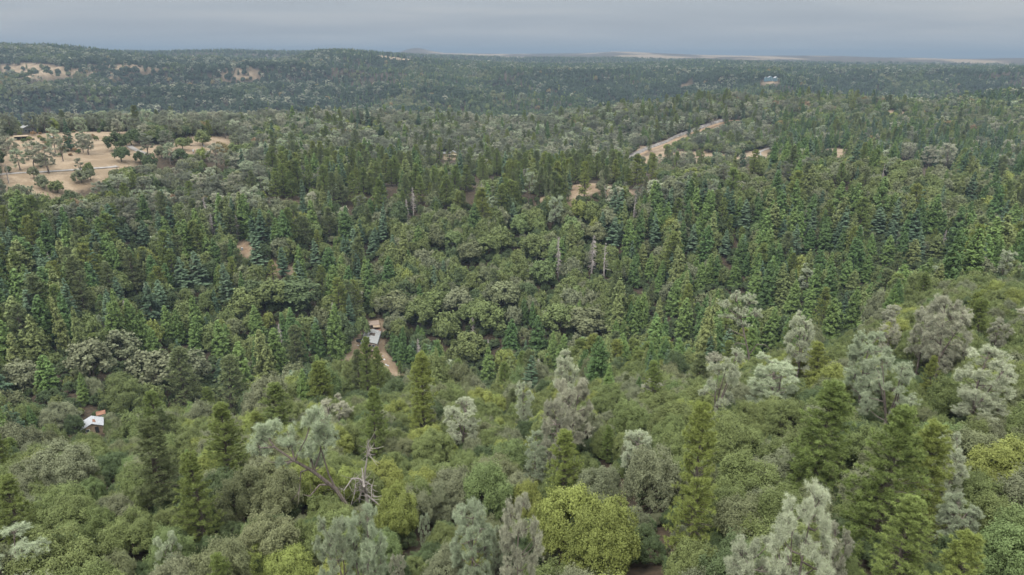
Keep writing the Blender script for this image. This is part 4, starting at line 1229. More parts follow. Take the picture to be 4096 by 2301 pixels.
# pixel centre and extent of what shows of each single tree
ys_, xs_ = np.nonzero(idb >= 0)
ids_ = idb[ys_, xs_]
cnt = np.maximum(np.bincount(ids_, minlength=NT), 1)
CXV = np.bincount(ids_, weights=xs_, minlength=NT) / cnt
CYV = np.bincount(ids_, weights=ys_, minlength=NT) / cnt

# ------------------------------------------------------------------ labels for the trees
CATS = ['oak tree', 'grey pine', 'cedar', 'fir', 'pine tree', 'dead tree', 'bush']
NOUN = ['round oak', 'grey pine', 'cone-shaped cedar', 'layered fir', 'bushy pine', 'bare snag', 'low bush']
GROUPS = ['oaks of the wooded hills', 'grey pines scattered over the hills', 'cedars of the valley woods', 'firs of the valley woods', 'green pines of the woods', 'dead trees standing in the woods', 'low bushes on the dry grass hill']
LAND = [(372, 344, 'the grey-roofed house'), (94, 423, 'the white-roofed cabin'), (203, 151, 'the white trailer'), (575, 188, 'the gravel clearing'), (690, 133, 'the rocky cut'), (815, 153, 'the right meadow'), (450, 155, 'the far ridge house'), (284, 268, 'the red dirt path')]
LABEL = {}
for i in np.flatnonzero(T['hero'] >= 0):
    h = HERO[T['hero'][i]]
    if h['label']:
        LABEL[i] = h['label']
        if h['short'] and area[i] > 25:
            LAND.append((CXV[i], CYV[i], 'the ' + h['short']))
LA = np.array([(a, b) for a, b, _ in LAND], float)
DIRN = ['right of', 'below right of', 'below', 'below left of', 'left of', 'above left of', 'above', 'above right of']
ORD = ['nearest', 'second', 'third', 'fourth', 'fifth', 'sixth', 'seventh', 'eighth', 'ninth', 'tenth', 'eleventh', 'twelfth']
bins = {}
for i in np.flatnonzero(single):
    if i in LABEL:
        continue
    dx = CXV[i] - LA[:, 0]; dy = CYV[i] - LA[:, 1]
    dist = np.hypot(dx, dy)
    j = int(np.argmin(dist + np.where(dist < 4, 60, 0)))
    sec = int(round(math.degrees(math.atan2(dy[j], dx[j])) / 45.0)) % 8
    cn = PAL[SPEC[T['sp'][i]]][T['col'][i]][0]
    bins.setdefault((T['sp'][i], cn, j, sec), []).append((dist[j], i))
for (s, cn, j, sec), L in bins.items():
    L.sort()
    for r, (_, i) in enumerate(L):
        hh = T['sz'][i] * NOMH[s]
        rank = ORD[r] if r < len(ORD) else str(r + 1) + 'th'
        LABEL[i] = f'{cn} {NOUN[s]}, {rank} {DIRN[sec]} {LAND[j][2]}' if len(L) > 1 else f'{cn} {NOUN[s]} {DIRN[sec]} {LAND[j][2]}'

LEAN = rng.normal(size=(NT, 2)) * .035
# ------------------------------------------------------------------ single trees: an empty with crown and trunk, or one mesh where only a few pixels show
for i in np.flatnonzero(single):
    sp = SPEC[T['sp'][i]]
    v = int(T['var'][i]) % NVAR[sp][lod[i]]
    h = HERO[T['hero'][i]] if T['hero'][i] >= 0 else None
    cr, tr, jo = tree_mesh(sp, int(lod[i]), v)
    loc = (T['x'][i], T['y'][i], T['z'][i] - .1)
    s3 = (T['sxy'][i], T['sxy'][i], T['sz'][i])
    rgb = PAL[sp][int(T['col'][i])][1]
    if area[i] >= 110:
        r = empty(NAMES[sp], loc)
        r.rotation_euler = (LEAN[i, 0], LEAN[i, 1], T['rot'][i])
        r.scale = s3
        for nm, me in (('crown' if sp != 'snag' else 'branches', cr), ('trunk', tr)):
            o = bpy.data.objects.new(nm, me)
            sc.collection.objects.link(o)
            o.parent = r
            o.color = (*rgb, 1)
    else:
        r = bpy.data.objects.new(NAMES[sp], jo)
        sc.collection.objects.link(r)
        r.location = loc; r.rotation_euler = (LEAN[i, 0], LEAN[i, 1], T['rot'][i]); r.scale = s3
        r.color = (*rgb, 1)
    tag(r, LABEL[i], CATS[T['sp'][i]], GROUPS[T['sp'][i]])

# ------------------------------------------------------------------ the mass of smaller trees: one object per kind, instancing tree meshes on points
STUFF = [('oak_woodland', 'mass of smaller olive and grey-green oaks covering the hills', 'woodland'),
         ('grey_pine_woodland', 'mass of far pale grey pines dotted over the ridges', 'woodland'),
         ('cedar_woodland', 'mass of far cone-shaped cedars on the valley sides', 'woodland'),
         ('fir_woodland', 'mass of far blue-green firs on the distant ridges', 'woodland'),
         ('pine_woodland', 'mass of far bushy green pines on the ridges', 'woodland'),
         ('dead_tree_scatter', 'mass of small far dead trees among the woods', 'woodland'),
         ('brush', 'scattered smallest bushes on the dry grass hill', 'brush')]


def scatter_group(name, coll):
    ng = bpy.data.node_groups.new(name, 'GeometryNodeTree')
    ng.interface.new_socket('Geometry', in_out='INPUT', socket_type='NodeSocketGeometry')
    ng.interface.new_socket('Geometry', in_out='OUTPUT', socket_type='NodeSocketGeometry')
    gi = N(ng, 'NodeGroupInput'); go = N(ng, 'NodeGroupOutput')
    ci = N(ng, 'GeometryNodeCollectionInfo')
    ci.inputs['Collection'].default_value = coll
    ci.inputs['Separate Children'].default_value = True
    ci.inputs['Reset Children'].default_value = True
    ip = N(ng, 'GeometryNodeInstanceOnPoints')
    ip.inputs['Pick Instance'].default_value = True

    def attr(nm, ty):
        a = N(ng, 'GeometryNodeInputNamedAttribute', data_type=ty)
        a.inputs['Name'].default_value = nm
        return a.outputs['Attribute']
    ng.links.new(gi.outputs[0], ip.inputs['Points'])
    ng.links.new(ci.outputs[0], ip.inputs['Instance'])
    ng.links.new(attr('pick', 'INT'), ip.inputs['Instance Index'])
    ng.links.new(attr('turn', 'FLOAT_VECTOR'), ip.inputs['Rotation'])
    ng.links.new(attr('size', 'FLOAT_VECTOR'), ip.inputs['Scale'])
    ng.links.new(ip.outputs[0], go.inputs[0])
    return ng


for s in range(7):
    sp = SPEC[s]
    idx = np.flatnonzero((T['sp'] == s) & ~single)
    if not len(idx):
        continue
    coll = bpy.data.collections.new(sp + '_patterns')
    lut = {}
    k = 0
    for l in range(3):
        for v in range(NVAR[sp][l]):
            coll.objects.link(bpy.data.objects.new(f'{k:03d}_{sp}', tree_mesh(sp, l, v)[2]))
            lut[(l, v)] = k; k += 1
    pick = np.array([lut[(int(lod[i]), int(T['var'][i]) % NVAR[sp][lod[i]])] for i in idx], np.int32)
    me = bpy.data.meshes.new(STUFF[s][0])
    me.vertices.add(len(idx))
    me.vertices.foreach_set('co', np.stack([T['x'][idx], T['y'][idx], T['z'][idx] - .1], 1).astype(np.float32).ravel())
    me.attributes.new('pick', 'INT', 'POINT').data.foreach_set('value', pick)
    pal = np.array([(*c[1], 1.0) for c in PAL[sp]], np.float32)
    me.attributes.new('tint', 'FLOAT_COLOR', 'POINT').data.foreach_set('color', pal[T['col'][idx]].ravel())
    rot = np.zeros((len(idx), 3), np.float32); rot[:, :2] = LEAN[idx]; rot[:, 2] = T['rot'][idx]
    me.attributes.new('turn', 'FLOAT_VECTOR', 'POINT').data.foreach_set('vector', rot.ravel())
    sz = np.stack([T['sxy'][idx], T['sxy'][idx], T['sz'][idx]], 1).astype(np.float32)
    me.attributes.new('size', 'FLOAT_VECTOR', 'POINT').data.foreach_set('vector', sz.ravel())
    o = bpy.data.objects.new(STUFF[s][0], me)
    sc.collection.objects.link(o)
    md = o.modifiers.new('trees', 'NODES')
    md.node_group = scatter_group(STUFF[s][0], coll)
    tag(o, STUFF[s][1], STUFF[s][2], kind='stuff')

# ------------------------------------------------------------------ things built by hand
M_ROOF = plain_mat('grey_shingle', (.215, .22, .22), (.165, .17, .17), 1.6, stretch=(1, 1, 1))
M_WHITE = plain_mat('white_paint', (.50, .51, .52), (.36, .37, .38), 2.0)
M_METAL = plain_mat('pale_sheet_metal', (.30, .315, .34), (.21, .22, .235), 1.2, rough=.6, stretch=(6, .6, 1))
M_RUST = plain_mat('rusty_sheet', (.21, .115, .075), (.12, .06, .042), 1.5)
M_TEAL = plain_mat('teal_paint', (.12, .20, .23), (.07, .13, .16), 1.5)
M_WOOD = plain_mat('weathered_wood', (.26, .21, .17), (.13, .10, .085), 2.0, stretch=(4, 1, 1))
M_TAN = plain_mat('tan_boards', (.27, .21, .15), (.18, .135, .095), 1.5)
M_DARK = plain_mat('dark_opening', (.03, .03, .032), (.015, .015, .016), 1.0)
M_GLASS = plain_mat('window_glass', (.05, .06, .07), (.03, .035, .04), 1.0, rough=.15)
M_CREAM = plain_mat('cream_wall', (.48, .42, .28), (.36, .32, .22), 1.0)
M_ROAD = plain_mat('worn_asphalt', (.235, .222, .215), (.17, .16, .152), .25, coord='Object')
M_TRACK = plain_mat('tan_track', (.225, .162, .105), (.16, .11, .07), .3)
M_ROCK = plain_mat('grey_rubble', (.20, .185, .175), (.075, .068, .064), .45, bump=.5)
M_RED = plain_mat('red_paint', (.30, .05, .04), (.22, .035, .03), 1.0)
M_BLUE = plain_mat('faded_blue', (.22, .30, .42), (.15, .21, .30), 1.0)
M_RUBBER = plain_mat('rubber', (.03, .03, .03), (.02, .02, .02), 1.0)
M_MAST = plain_mat('mast_steel', (.24, .25, .27), (.18, .19, .20), 1.0)


def spot(x, y, lift=0.0, lo=0.0, hi_=9000.0):
    """surveyed point (2576-wide view) -> place on the ground, view azimuth, metres per 2576-view unit"""
    gx, gy, D = hit(x * K, y * K, lift, lo, hi_)
    gz = float(ground(gx, gy))
    dep = float(project(gx, gy, gz)[2])
    return np.array([gx, gy, gz]), math.atan2(gx, gy), dep / FOC * K


def gable(mb, W, L, h, rise, over=.35, th=.14, mat=0, hole=None):
    """two roof slopes, ridge along local y"""
    def zz(x):
        return h + rise * (1 - abs(x) / (W / 2))
    a = W / 2 + over; y0, y1 = -L / 2 - over, L / 2 + over

    def pan(x0, x1, ya, yb):
        if x1 - x0 > .01 and yb - ya > .01:
            mb.slab([[x0, ya, zz(x0)], [x1, ya, zz(x1)], [x1, yb, zz(x1)], [x0, yb, zz(x0)]], th, mat)
    for x0, x1 in ((-a, 0), (0, a)):
        if hole is None:
            pan(x0, x1, y0, y1)
        else:
            hx0, hx1, hy0, hy1 = hole
            pan(x0, x1, y0, hy0); pan(x0, x1, hy1, y1)
            pan(x0, min(x1, max(x0, hx0)), hy0, hy1); pan(max(x0, min(x1, hx1)), x1, hy0, hy1)


def walls(mb, W, L, h, rise, depth=2.0, th=.15, mat=0):
    for sx in (-1, 1):
        mb.box((sx * (W / 2 - th / 2), 0, (h - depth) / 2), (th, L, h + depth), 0, mat)
    for sy in (-1, 1):
        mb.box((0, sy * (L / 2 - th / 2), (h - depth) / 2), (W - 2 * th, th, h + depth), 0, mat)
        y = sy * (L / 2 - th / 2)
        mb.add([[-W / 2 + th, y - th / 2, h], [W / 2 - th, y - th / 2, h], [0, y - th / 2, h + rise * .93], [-W / 2 + th, y + th / 2, h], [W / 2 - th, y + th / 2, h], [0, y + th / 2, h + rise * .93]], [[0, 1, 2], [5, 4, 3]], mat)


def pane(parent, c, s, axis):
    f = MB()
    t = .08
    if axis == 'y':
        f.box((c[0], c[1], c[2] + s[1] / 2), (s[0] + t, .10, t)); f.box((c[0], c[1], c[2] - s[1] / 2), (s[0] + t, .10, t))
        for k in (-1, 1):
            f.box((c[0] + k * s[0] / 2, c[1], c[2]), (t, .10, s[1] - t))
        g_ = MB().box(c, (s[0] - t, .05, s[1] - t))
    else:
        f.box((c[0], c[1], c[2] + s[1] / 2), (.10, s[0] + t, t)); f.box((c[0], c[1], c[2] - s[1] / 2), (.10, s[0] + t, t))
        for k in (-1, 1):
            f.box((c[0], c[1] + k * s[0] / 2, c[2]), (.10, t, s[1] - t))
        g_ = MB().box(c, (.05, s[0] - t, s[1] - t))
    w = f.build('window', M_WHITE, parent)
    g_.build('pane', M_GLASS, w)


# --- the abandoned house in the valley
P0, az0, mpu = spot(929, 884, 0, 200, 345)
dirv = np.array([math.sin(az0 + rad(9)), math.cos(az0 + rad(9))])
HW, HL = 7.0, 15.0
hc_ = P0[:2] + dirv * (HL / 2)
hz_ = max(float(ground(*hc_)), P0[2]) + .1
house = tag(empty('house', (hc_[0], hc_[1], hz_), -(az0 + rad(9))), 'abandoned long house with a grey shingle roof that has a hole in it', 'house')
w_ = MB(); walls(w_, HW, HL, 2.7, .9); w_.build('wall', M_WOOD, house)
r_ = MB(); gable(r_, HW, HL, 2.72, .95, hole=(-.9, 1.7, .2, 3.6))
roof = r_.build('roof', M_ROOF, house)
rf = MB()
for yy in (.9, 1.9, 2.9):
    rf.tube([[-.95, yy, 3.30], [.1, yy + .2, 3.5], [1.75, yy + .5, 3.05]], .07, 4)
rf.tube([[-.6, .3, 3.3], [1.2, 3.4, 3.2]], .08, 4)
rf.build('rafter', M_WOOD, roof)
fl = MB().box((0, 0, .25), (HW - .4, HL - .4, .1)); fl.build('floor', M_DARK, house)  # near-black floor: the dark interior below the hole is painted into it
db = MB()
for k in range(7):
    db.box((rng.uniform(-1, 1.6), rng.uniform(.3, 3.4), .55 + rng.uniform(0, 1.4)), (rng.uniform(.4, 1.3), .25, .2), rng.uniform(0, 3))
tag(db.build('rubble', M_TAN, house))
tr_m = MB()
for sx in (-1, 1):
    tr_m.box((sx * (HW / 2 + .37), 0, 2.50), (.05, HL + .7, .28))
tr_m.build('trim', M_TEAL, house)
for x_, y_ in ((-2.2, -1.0), (-.9, 6.4), (.6, 6.6), (1.6, 4.6), (2.3, 4.9)):
    MB().tube([[x_, y_, 2.6 + .95 * (1 - abs(x_) / 3.5)], [x_, y_, 3.25 + .95 * (1 - abs(x_) / 3.5)]], .14, 8).build('vent_pipe', M_WHITE, house)
pane(house, (-1.9, -HL / 2 - .03, 1.6), (1.3, 1.0), 'y')
pane(house, (2.0, -HL / 2 - .03, 1.6), (1.3, 1.0), 'y')
for yy in (-5, -1.5, 2.5, 5.5):
    pane(house, (HW / 2 + .03, yy, 1.6), (1.4, 1.0), 'x')
    pane(house, (-HW / 2 - .03, yy, 1.6), (1.4, 1.0), 'x')
dr = MB().box((.4, -HL / 2 - .04, 1.05), (1.0, .08, 2.1)).build('door', M_DARK, house)
MB().tube([[.75, -HL / 2 - .09, 1.0], [.75, -HL / 2 - .16, 1.0]], .04, 6).build('handle', M_METAL, dr)
pc = MB().box((.6, -HL / 2 - 1.1, .05), (3.6, 2.0, .14))
for sx in (-1.1, 2.3):
    pc.box((sx, -HL / 2 - 2.0, -.9), (.14, .14, 1.8))
pc.build('porch', M_WOOD, house)

# --- collapsing shed and teal container behind it
P1, a1, mp1 = spot(938, 834, 0, 240, 360)
shed = tag(empty('shed', P1 + [0, 0, .05], -a1 + rad(3)), 'collapsing brown wooden shed behind the house with the holed roof', 'shed')
SW, SL = 6.2, 4.5
m_ = MB()
m_.box((0, SL, .7), (SW, .15, 3.6)); m_.box((-SW / 2 + .08, SL / 2, .6), (.15, SL - .2, 3.4)); m_.box((SW / 2 - .08, SL / 2, .6), (.15, SL - .2, 3.4))
m_.build('wall', M_WOOD, shed)
m_ = MB().slab([[-SW / 2 - .3, .6, 2.5], [SW / 2 + .3, .4, 2.45], [SW / 2 + .3, SL + .4, 2.95], [-SW / 2 - .3, SL + .4, 2.95]], .12)
m_.build('roof', M_WOOD, shed)
MB().slab([[.2, -1.3, 1.95], [SW / 2 + .5, -1.4, 1.75], [SW / 2 + .5, .35, 2.25], [.2, .5, 2.35]], .1).build('lean_to_roof', M_TAN, shed)
for x_ in (-2.9, -.8, .9, 2.9):
    MB().box((x_, .5, .4), (.16, .16, 4.0)).build('post', M_WOOD, shed)
MB().box((0, SL * .6, .3), (SW - .6, .2, 2.2)).build('inner_panel', M_DARK, shed)  # near-black panel across the inside of the open shed
P2, a2, mp2 = spot(950, 845, 0, 240, 360)
con = tag(empty('container', P2 + [0, 0, .05], -a2 + rad(-4)), 'teal storage container with a rusty red top behind the house', 'container')
m_ = MB().box((0, 1.9, .85), (2.7, 3.8, 2.1))
for k in range(9):
    m_.box((-1.2 + k * .3, -.035, .85), (.1, .07, 1.9))
m_.build('body', M_TEAL, con)
MB().slab([[-1.5, -.2, 2.0], [1.5, -.2, 2.0], [1.5, 4.0, 2.15], [-1.5, 4.0, 2.15]], .08).build('top', M_RUST, con)


def lump(name, x, y, s, mat, label, cat, group=None, lo=150, hi_=700, flat=.5, seed=1):
    """a crumpled heap resting on the ground"""
    P, a, _ = spot(x, y, 0, lo, hi_)
    g = np.random.default_rng(seed)
    nu, nv = 9, 6
    V = []
    for j in range(nv + 1):
        for i in range(nu):
            th = 2 * np.pi * i / nu; ph = np.pi / 2 * j / nv
            rr2 = s * (.75 + .5 * g.uniform())
            V.append([rr2 * math.cos(th) * math.cos(ph), rr2 * math.sin(th) * math.cos(ph) * .7, s * flat * math.sin(ph) * (.8 + .4 * g.uniform()) - .12])
    F_ = [[j * nu + i, j * nu + (i + 1) % nu, (j + 1) * nu + (i + 1) % nu, (j + 1) * nu + i] for j in range(nv) for i in range(nu)]
    o = MB().add(V, F_).build(name, mat, None, P)
    o.rotation_euler = (0, 0, g.uniform(0, 6))
    return tag(o, label, cat, group)


for k, (x, y, s, w_) in enumerate([(963, 897, .55, 'nearest the right front corner of the house'), (966, 905, .7, 'below the first, right of the house front'), (970, 917, .6, 'third down the yard right of the house'), (975, 921, .75, 'lowest in the yard right of the house'), (900, 870, .5, 'by the fallen panel left of the house'), (923, 828, .45, 'left of the container behind the house'), (930, 829, .5, 'before the shed doors behind the house')]):
    lump('junk_heap', x, y, s, M_WHITE if k % 3 else M_METAL, f'small white junk heap {w_}', 'junk', 'white junk heaps around the house', 200, 345, .55, k)
P, a, _ = spot(1010, 929, 0, 200, 345)
o = MB().tube([[-1.1, 0, .15], [0, .15, .2], [1.1, -.05, .18]], [.12, .11, .08], 6).build('plank', M_WHITE, None, P)
tag(o, 'pale plank lying on the red soil at the lower end of the yard', 'plank')
P, a, _ = spot(902, 863, 0, 200, 345)
o = MB().slab([[-1.3, -.5, .1], [1.2, -.5, .3], [1.4, .9, 1.2], [-1.0, .9, 1.0]], .1).build('fallen_panel', M_DARK, None, P)
tag(o, 'dark fallen panel propped up in the grass left of the house', 'panel')
P, a, _ = spot(917, 833, 0, 240, 360)
o = MB().tube([[-1.6, 0, .1], [1.6, .6, .14]], .1, 5).tube([[-1.2, .4, .1], [1.8, .9, .14]], .1, 5).tube([[-1.5, -.4, .12], [1.2, .5, .3]], .09, 5).build('board_pile', M_TAN, None, P)
tag(o, 'loose pile of tan boards on the grass behind the house', 'boards')

# --- white-roofed cabin at the left
P3, a3, mp3 = spot(238, 1094, 0, 150, 240)
cab = tag(empty('cabin', P3 + np.array([math.sin(a3) * 2.6, math.cos(a3) * 2.6, .2]), -a3 - rad(4)), 'small cabin with a pale white metal roof among trees at the left', 'cabin')
CW, CL = 5.0, 4.6
w_ = MB(); walls(w_, CW, CL, 2.1, 1.1); w_.build('wall', M_TAN, cab)
r_ = MB(); gable(r_, CW, CL, 2.12, 1.15, .3, mat=0)
rr3 = r_.build('roof', M_METAL, cab)
MB().slab([[.25, -1.4, 3.22], [1.0, -1.3, 2.92], [.8, .4, 3.0], [.2, .3, 3.24]], .03).build('rust_patch', M_RUST, rr3)
pane(cab, (-1.2, -CL / 2 - .03, 1.2), (.9, .8), 'y')
MB().box((1.0, -CL / 2 - .04, .95), (.9, .08, 1.9)).build('door', M_DARK, cab)
P4, a4, _ = spot(258, 1062, 0, 150, 260)
ts = tag(empty('shed', P4, -a4), 'tiny rust-topped shed just behind the white-roofed cabin', 'shed')
MB().box((0, 1, .8), (2.0, 1.8, 2.6)).build('wall', M_METAL, ts)
MB().slab([[-1.2, -.1, 2.2], [1.2, -.1, 2.2], [1.2, 2.1, 2.45], [-1.2, 2.1, 2.45]], .08).build('roof', M_RUST, ts)
P, a, _ = spot(54, 1118, 0, 120, 240)
ps = tag(empty('shed', P + [0, 0, 1.0], -a), 'pale blue-roofed shed glimpsed through trees at the far left', 'shed')
MB().box((0, 1.2, .6), (3.0, 2.2, 3.2)).build('wall', M_WOOD, ps)
MB().slab([[-1.8, -.2, 2.2], [1.8, -.2, 2.2], [1.8, 2.6, 2.6], [-1.8, 2.6, 2.6]], .08).build('roof', M_METAL, ps)


# --- vehicles and small things on the dry hill and ridges
def small_car(x, y, L, mat, label, cat, name, lo, hi_, turn=1.57, high=1.5):
    P, a, _ = spot(x, y, 0, lo, hi_)
    e = tag(empty(name, P, -a + turn), label, cat)
    W = .42 * L
    b = MB()
    prof = [(-.5, .22), (-.5, .55), (-.46, .62), (-.30, .66), (-.20, 1.0), (.26, 1.0), (.38, .64), (.49, .56), (.5, .22)]
    pv_ = np.array([(p * L, q * high) for p, q in prof])
    n = len(pv_)
    Vv = np.vstack([np.c_[pv_[:, 0], np.full(n, -W / 2), pv_[:, 1]], np.c_[pv_[:, 0], np.full(n, W / 2), pv_[:, 1]]])
    b.add(Vv, [[i, (i + 1) % n, (i + 1) % n + n, i + n] for i in range(n)])
    for s_ in (0, n):
        b.add(Vv[s_:s_ + n], [[0, i, i + 1] for i in range(1, n - 1)])
    b.build('body', mat, e)
    MB().box((.02 * L, 0, .83 * high), (.44 * L, W + .03, .22 * high)).build('window', M_GLASS, e)
    for sx in (-.32, .32):
        for sy in (-1, 1):
            yv = sy * W * .47
            MB().tube([[sx * L, yv - .1, .2 * high], [sx * L, yv + .1, .2 * high]], .2 * high, 10).build('wheel', M_RUBBER, e)
    return e


small_car(130, 349, 4.4, M_WHITE, 'white car parked on the dry hill behind the pines, upper left', 'car', 'parked_car', 400, 640)
small_car(2542, 441, 4.6, M_WHITE, 'white car parked in the gravel yard at the right edge', 'car', 'parked_car', 500, 800)
small_car(2553, 439, 5.6, M_WHITE, 'longer white van beside the white car in the right-edge yard', 'van', 'parked_van', 500, 800, 1.57, 2.2)
P, a, _ = spot(516, 386, 0, 300, 640)
tl = tag(empty('flatbed_trailer', P, -a + .12), 'long white flatbed trailer on the dry grass, upper left', 'trailer')
MB().box((0, 0, 1.0), (6.4, 2.0, .9)).build('bed', M_WHITE, tl)
MB().box((-4.2, 0, 1.0), (1.9, 1.9, 1.5)).build('front_box', M_DARK, tl)
for sx in (-1.4, 1.6, 2.4):
    for sy in (-1, 1):
        MB().tube([[sx, sy * .9 - .1, .42], [sx, sy * .9 + .1, .42]], .42, 10).build('wheel', M_RUBBER, tl)
MB().tube([[-5.1, 0, .6], [-6.3, 0, .55]], .07, 6).build('drawbar', M_MAST, tl)
for k, (x, y, wds) in enumerate([(487, 386, 'on a brown stump at the left of the trailer'), (496, 381, 'behind the dark front of the trailer'), (503, 380, 'behind the middle of the trailer'), (513, 370, 'alone up the slope behind the trailer')]):
    P, a, _ = spot(x, y, 0, 300, 640)
    d_ = tag(empty('drum', P, 0), f'small pale drum {wds}', 'drum', 'pale drums around the trailer')
    z0 = 0.0
    if k == 0:
        MB().tube([[0, 0, -.3], [0, 0, 1.2]], [.55, .48], 9).build('stump', M_WOOD, d_)
        z0 = 1.25
    MB().tube([[0, 0, z0], [0, 0, z0 + .1], [0, 0, z0 + .5], [0, 0, z0 + 1.1], [0, 0, z0 + 1.2]], [.42, .48, .5, .48, .40], 12).build('shell', M_METAL if k else M_WHITE, d_)
    MB().tube([[0, 0, z0 + 1.2], [0, 0, z0 + 1.27]], .36, 12).build('lid', M_BLUE, d_)


def ridge_house(x, y, lo, hi_, W, L, h, rise, turn, roofm, wallm, label, name='house', up=0.0):
    P, a, _ = spot(x, y, 0, lo, hi_)
    e = tag(empty(name, P + [0, 0, .2 + up], -a + turn), label, name.replace('_', ' '))
    w_ = MB(); walls(w_, W, L, h, rise, 3.0); w_.build('wall', wallm, e)
    r_ = MB(); gable(r_, W, L, h + .02, rise * 1.04, .5); r_.build('roof', roofm, e)
    pane(e, (-W * .22, -L / 2 - .03, h * .55), (1.3, 1.1), 'y'); pane(e, (W * .22, -L / 2 - .03, h * .55), (1.3, 1.1), 'y')
    MB().box((0, -L / 2 - .04, 1.0), (.95, .08, 2.0)).build('door', M_DARK, e)
    return e


ridge_house(68, 324, 500, 720, 9.5, 8, 3.0, 2.2, .25, M_ROOF, M_ROOF, 'house with a grey gable roof on the skyline of the dry hill')
P, a, _ = spot(54, 352, 0, 400, 640)
bs = tag(empty('open_shed', P, -a), 'low brown open shed at the left end of the dry hill', 'shed')
MB().slab([[-4, -2, 2.4], [4, -2, 2.4], [4, 2.5, 2.9], [-4, 2.5, 2.9]], .15).build('roof', M_TAN, bs)
MB().box((0, 2.3, .8), (7.6, .15, 3.6)).build('back_wall', M_DARK, bs)
for x_ in (-3.7, 0, 3.7):
    MB().box((x_, -1.8, .7), (.2, .2, 3.4)).build('post', M_WOOD, bs)
rh = ridge_house(1140, 394, 420, 700, 9, 8, 2.9, 2.2, 0, M_ROOF, M_CREAM, 'ridge house with a grey-blue roof and cream porch, seen between pines')
w_ = MB().box((-9, .5, 1.0), (8, 6, 3.6)); wing = w_.build('wing', M_CREAM, rh)
MB().slab([[-13.4, -3.2, 2.95], [-4.6, -3.2, 2.95], [-4.6, 1, 4.1], [-13.4, 1, 4.1]], .15).slab([[-13.4, 1, 4.1], [-4.6, 1, 4.1], [-4.6, 4.4, 2.95], [-13.4, 4.4, 2.95]], .15).build('roof', M_ROOF, wing)
pc = MB().slab([[-4.6, -7, 2.2], [6, -7, 2.2], [6, -4.1, 2.7], [-4.6, -4.1, 2.7]], .1)
for x_ in (-4.3, -1, 2.4, 5.7):
    pc.box((x_, -6.8, .4), (.15, .15, 3.4))
pc.build('porch', M_CREAM, rh)
ridge_house(1040, 405, 420, 700, 4, 9, 2.4, .9, 1.5, M_WHITE, M_WHITE, 'low white outbuilding among trees left of the ridge house', 'outbuilding')
P, a, _ = spot(1838, 406, 0, 480, 800)
wt = tag(empty('water_tank', P, -a), 'small white tank with a dark end at the foot of the meadow', 'tank')
MB().tube([[-1.3, 0, .95], [-1.2, 0, .95], [.9, 0, .95], [1.0, 0, .95]], [.7, .95, .95, .8], 14).build('shell', M_WHITE, wt)
MB().tube([[1.0, 0, .95], [1.25, 0, .95]], .92, 14).build('end_cap', M_DARK, wt)
for sx in (-.7, .6):
    MB().box((sx, 0, -.1), (.25, 1.3, .7)).build('cradle', M_WOOD, wt)
P, a, _ = spot(609, 631, 0, 280, 420)
bx_ = tag(empty('white_cabinet', P, -a + .3), 'white boxy cabinet dumped on the tan clearing under the bare snags', 'cabinet')
MB().box((0, 0, .55), (1.0, .75, 1.3)).build('body', M_WHITE, bx_)
MB().box((.0, -.41, .6), (.86, .06, 1.05)).build('door', M_METAL, bx_)
lump('junk_heap', 1363, 525, .8, M_WHITE, 'white junk heap at the foot of the leaning stem by the gravel clearing', 'junk', None, 380, 520, .6, 31)
lump('junk_heap', 1432, 538, .9, M_METAL, 'pale junk heap below the gravel clearing on the knoll', 'junk', None, 380, 520, .6, 32)
for k, (x, y, W, L, wds) in enumerate([(1926, 206, 9, 7, 'left, with a dark side'), (1936, 205, 12, 8, 'largest, in the middle'), (1950, 205, 8, 7, 'right')]):
    ridge_house(x, y, 1300, 2600, W, L, 5, 3, .1 + .3 * k, M_METAL, M_TEAL, f'far pale-roofed house in the blue woods, {wds} of three', 'house', 3.0)

# --- mast on the far hill
P, a, _ = spot(1048, 123.5, 0, 5500, 7600)
ms = tag(empty('radio_mast', P - [0, 0, 2], 0), 'thin lattice radio mast on the far hilltop at the horizon', 'mast')
leg = MB(); rg = MB()
for k in range(3):
    c, s_ = math.cos(k * 2.094), math.sin(k * 2.094)
    leg.tube([[c * 2.2, s_ * 2.2, 0], [c * .7, s_ * .7, 38]], .35, 4)
for q in range(12):
    z = q * 3.1; r1 = 2.2 - 1.5 * z / 38; r2_ = 2.2 - 1.5 * (z + 3.1) / 38
    for k in range(3):
        a1_, a2_ = k * 2.094, (k + 1) * 2.094
        rg.tube([[math.cos(a1_) * r1, math.sin(a1_) * r1, z], [math.cos(a2_) * r2_, math.sin(a2_) * r2_, z + 3.1]], .16, 3, cap=False)
leg.build('frame', M_MAST, ms); rg.build('bracing', M_MAST, ms)


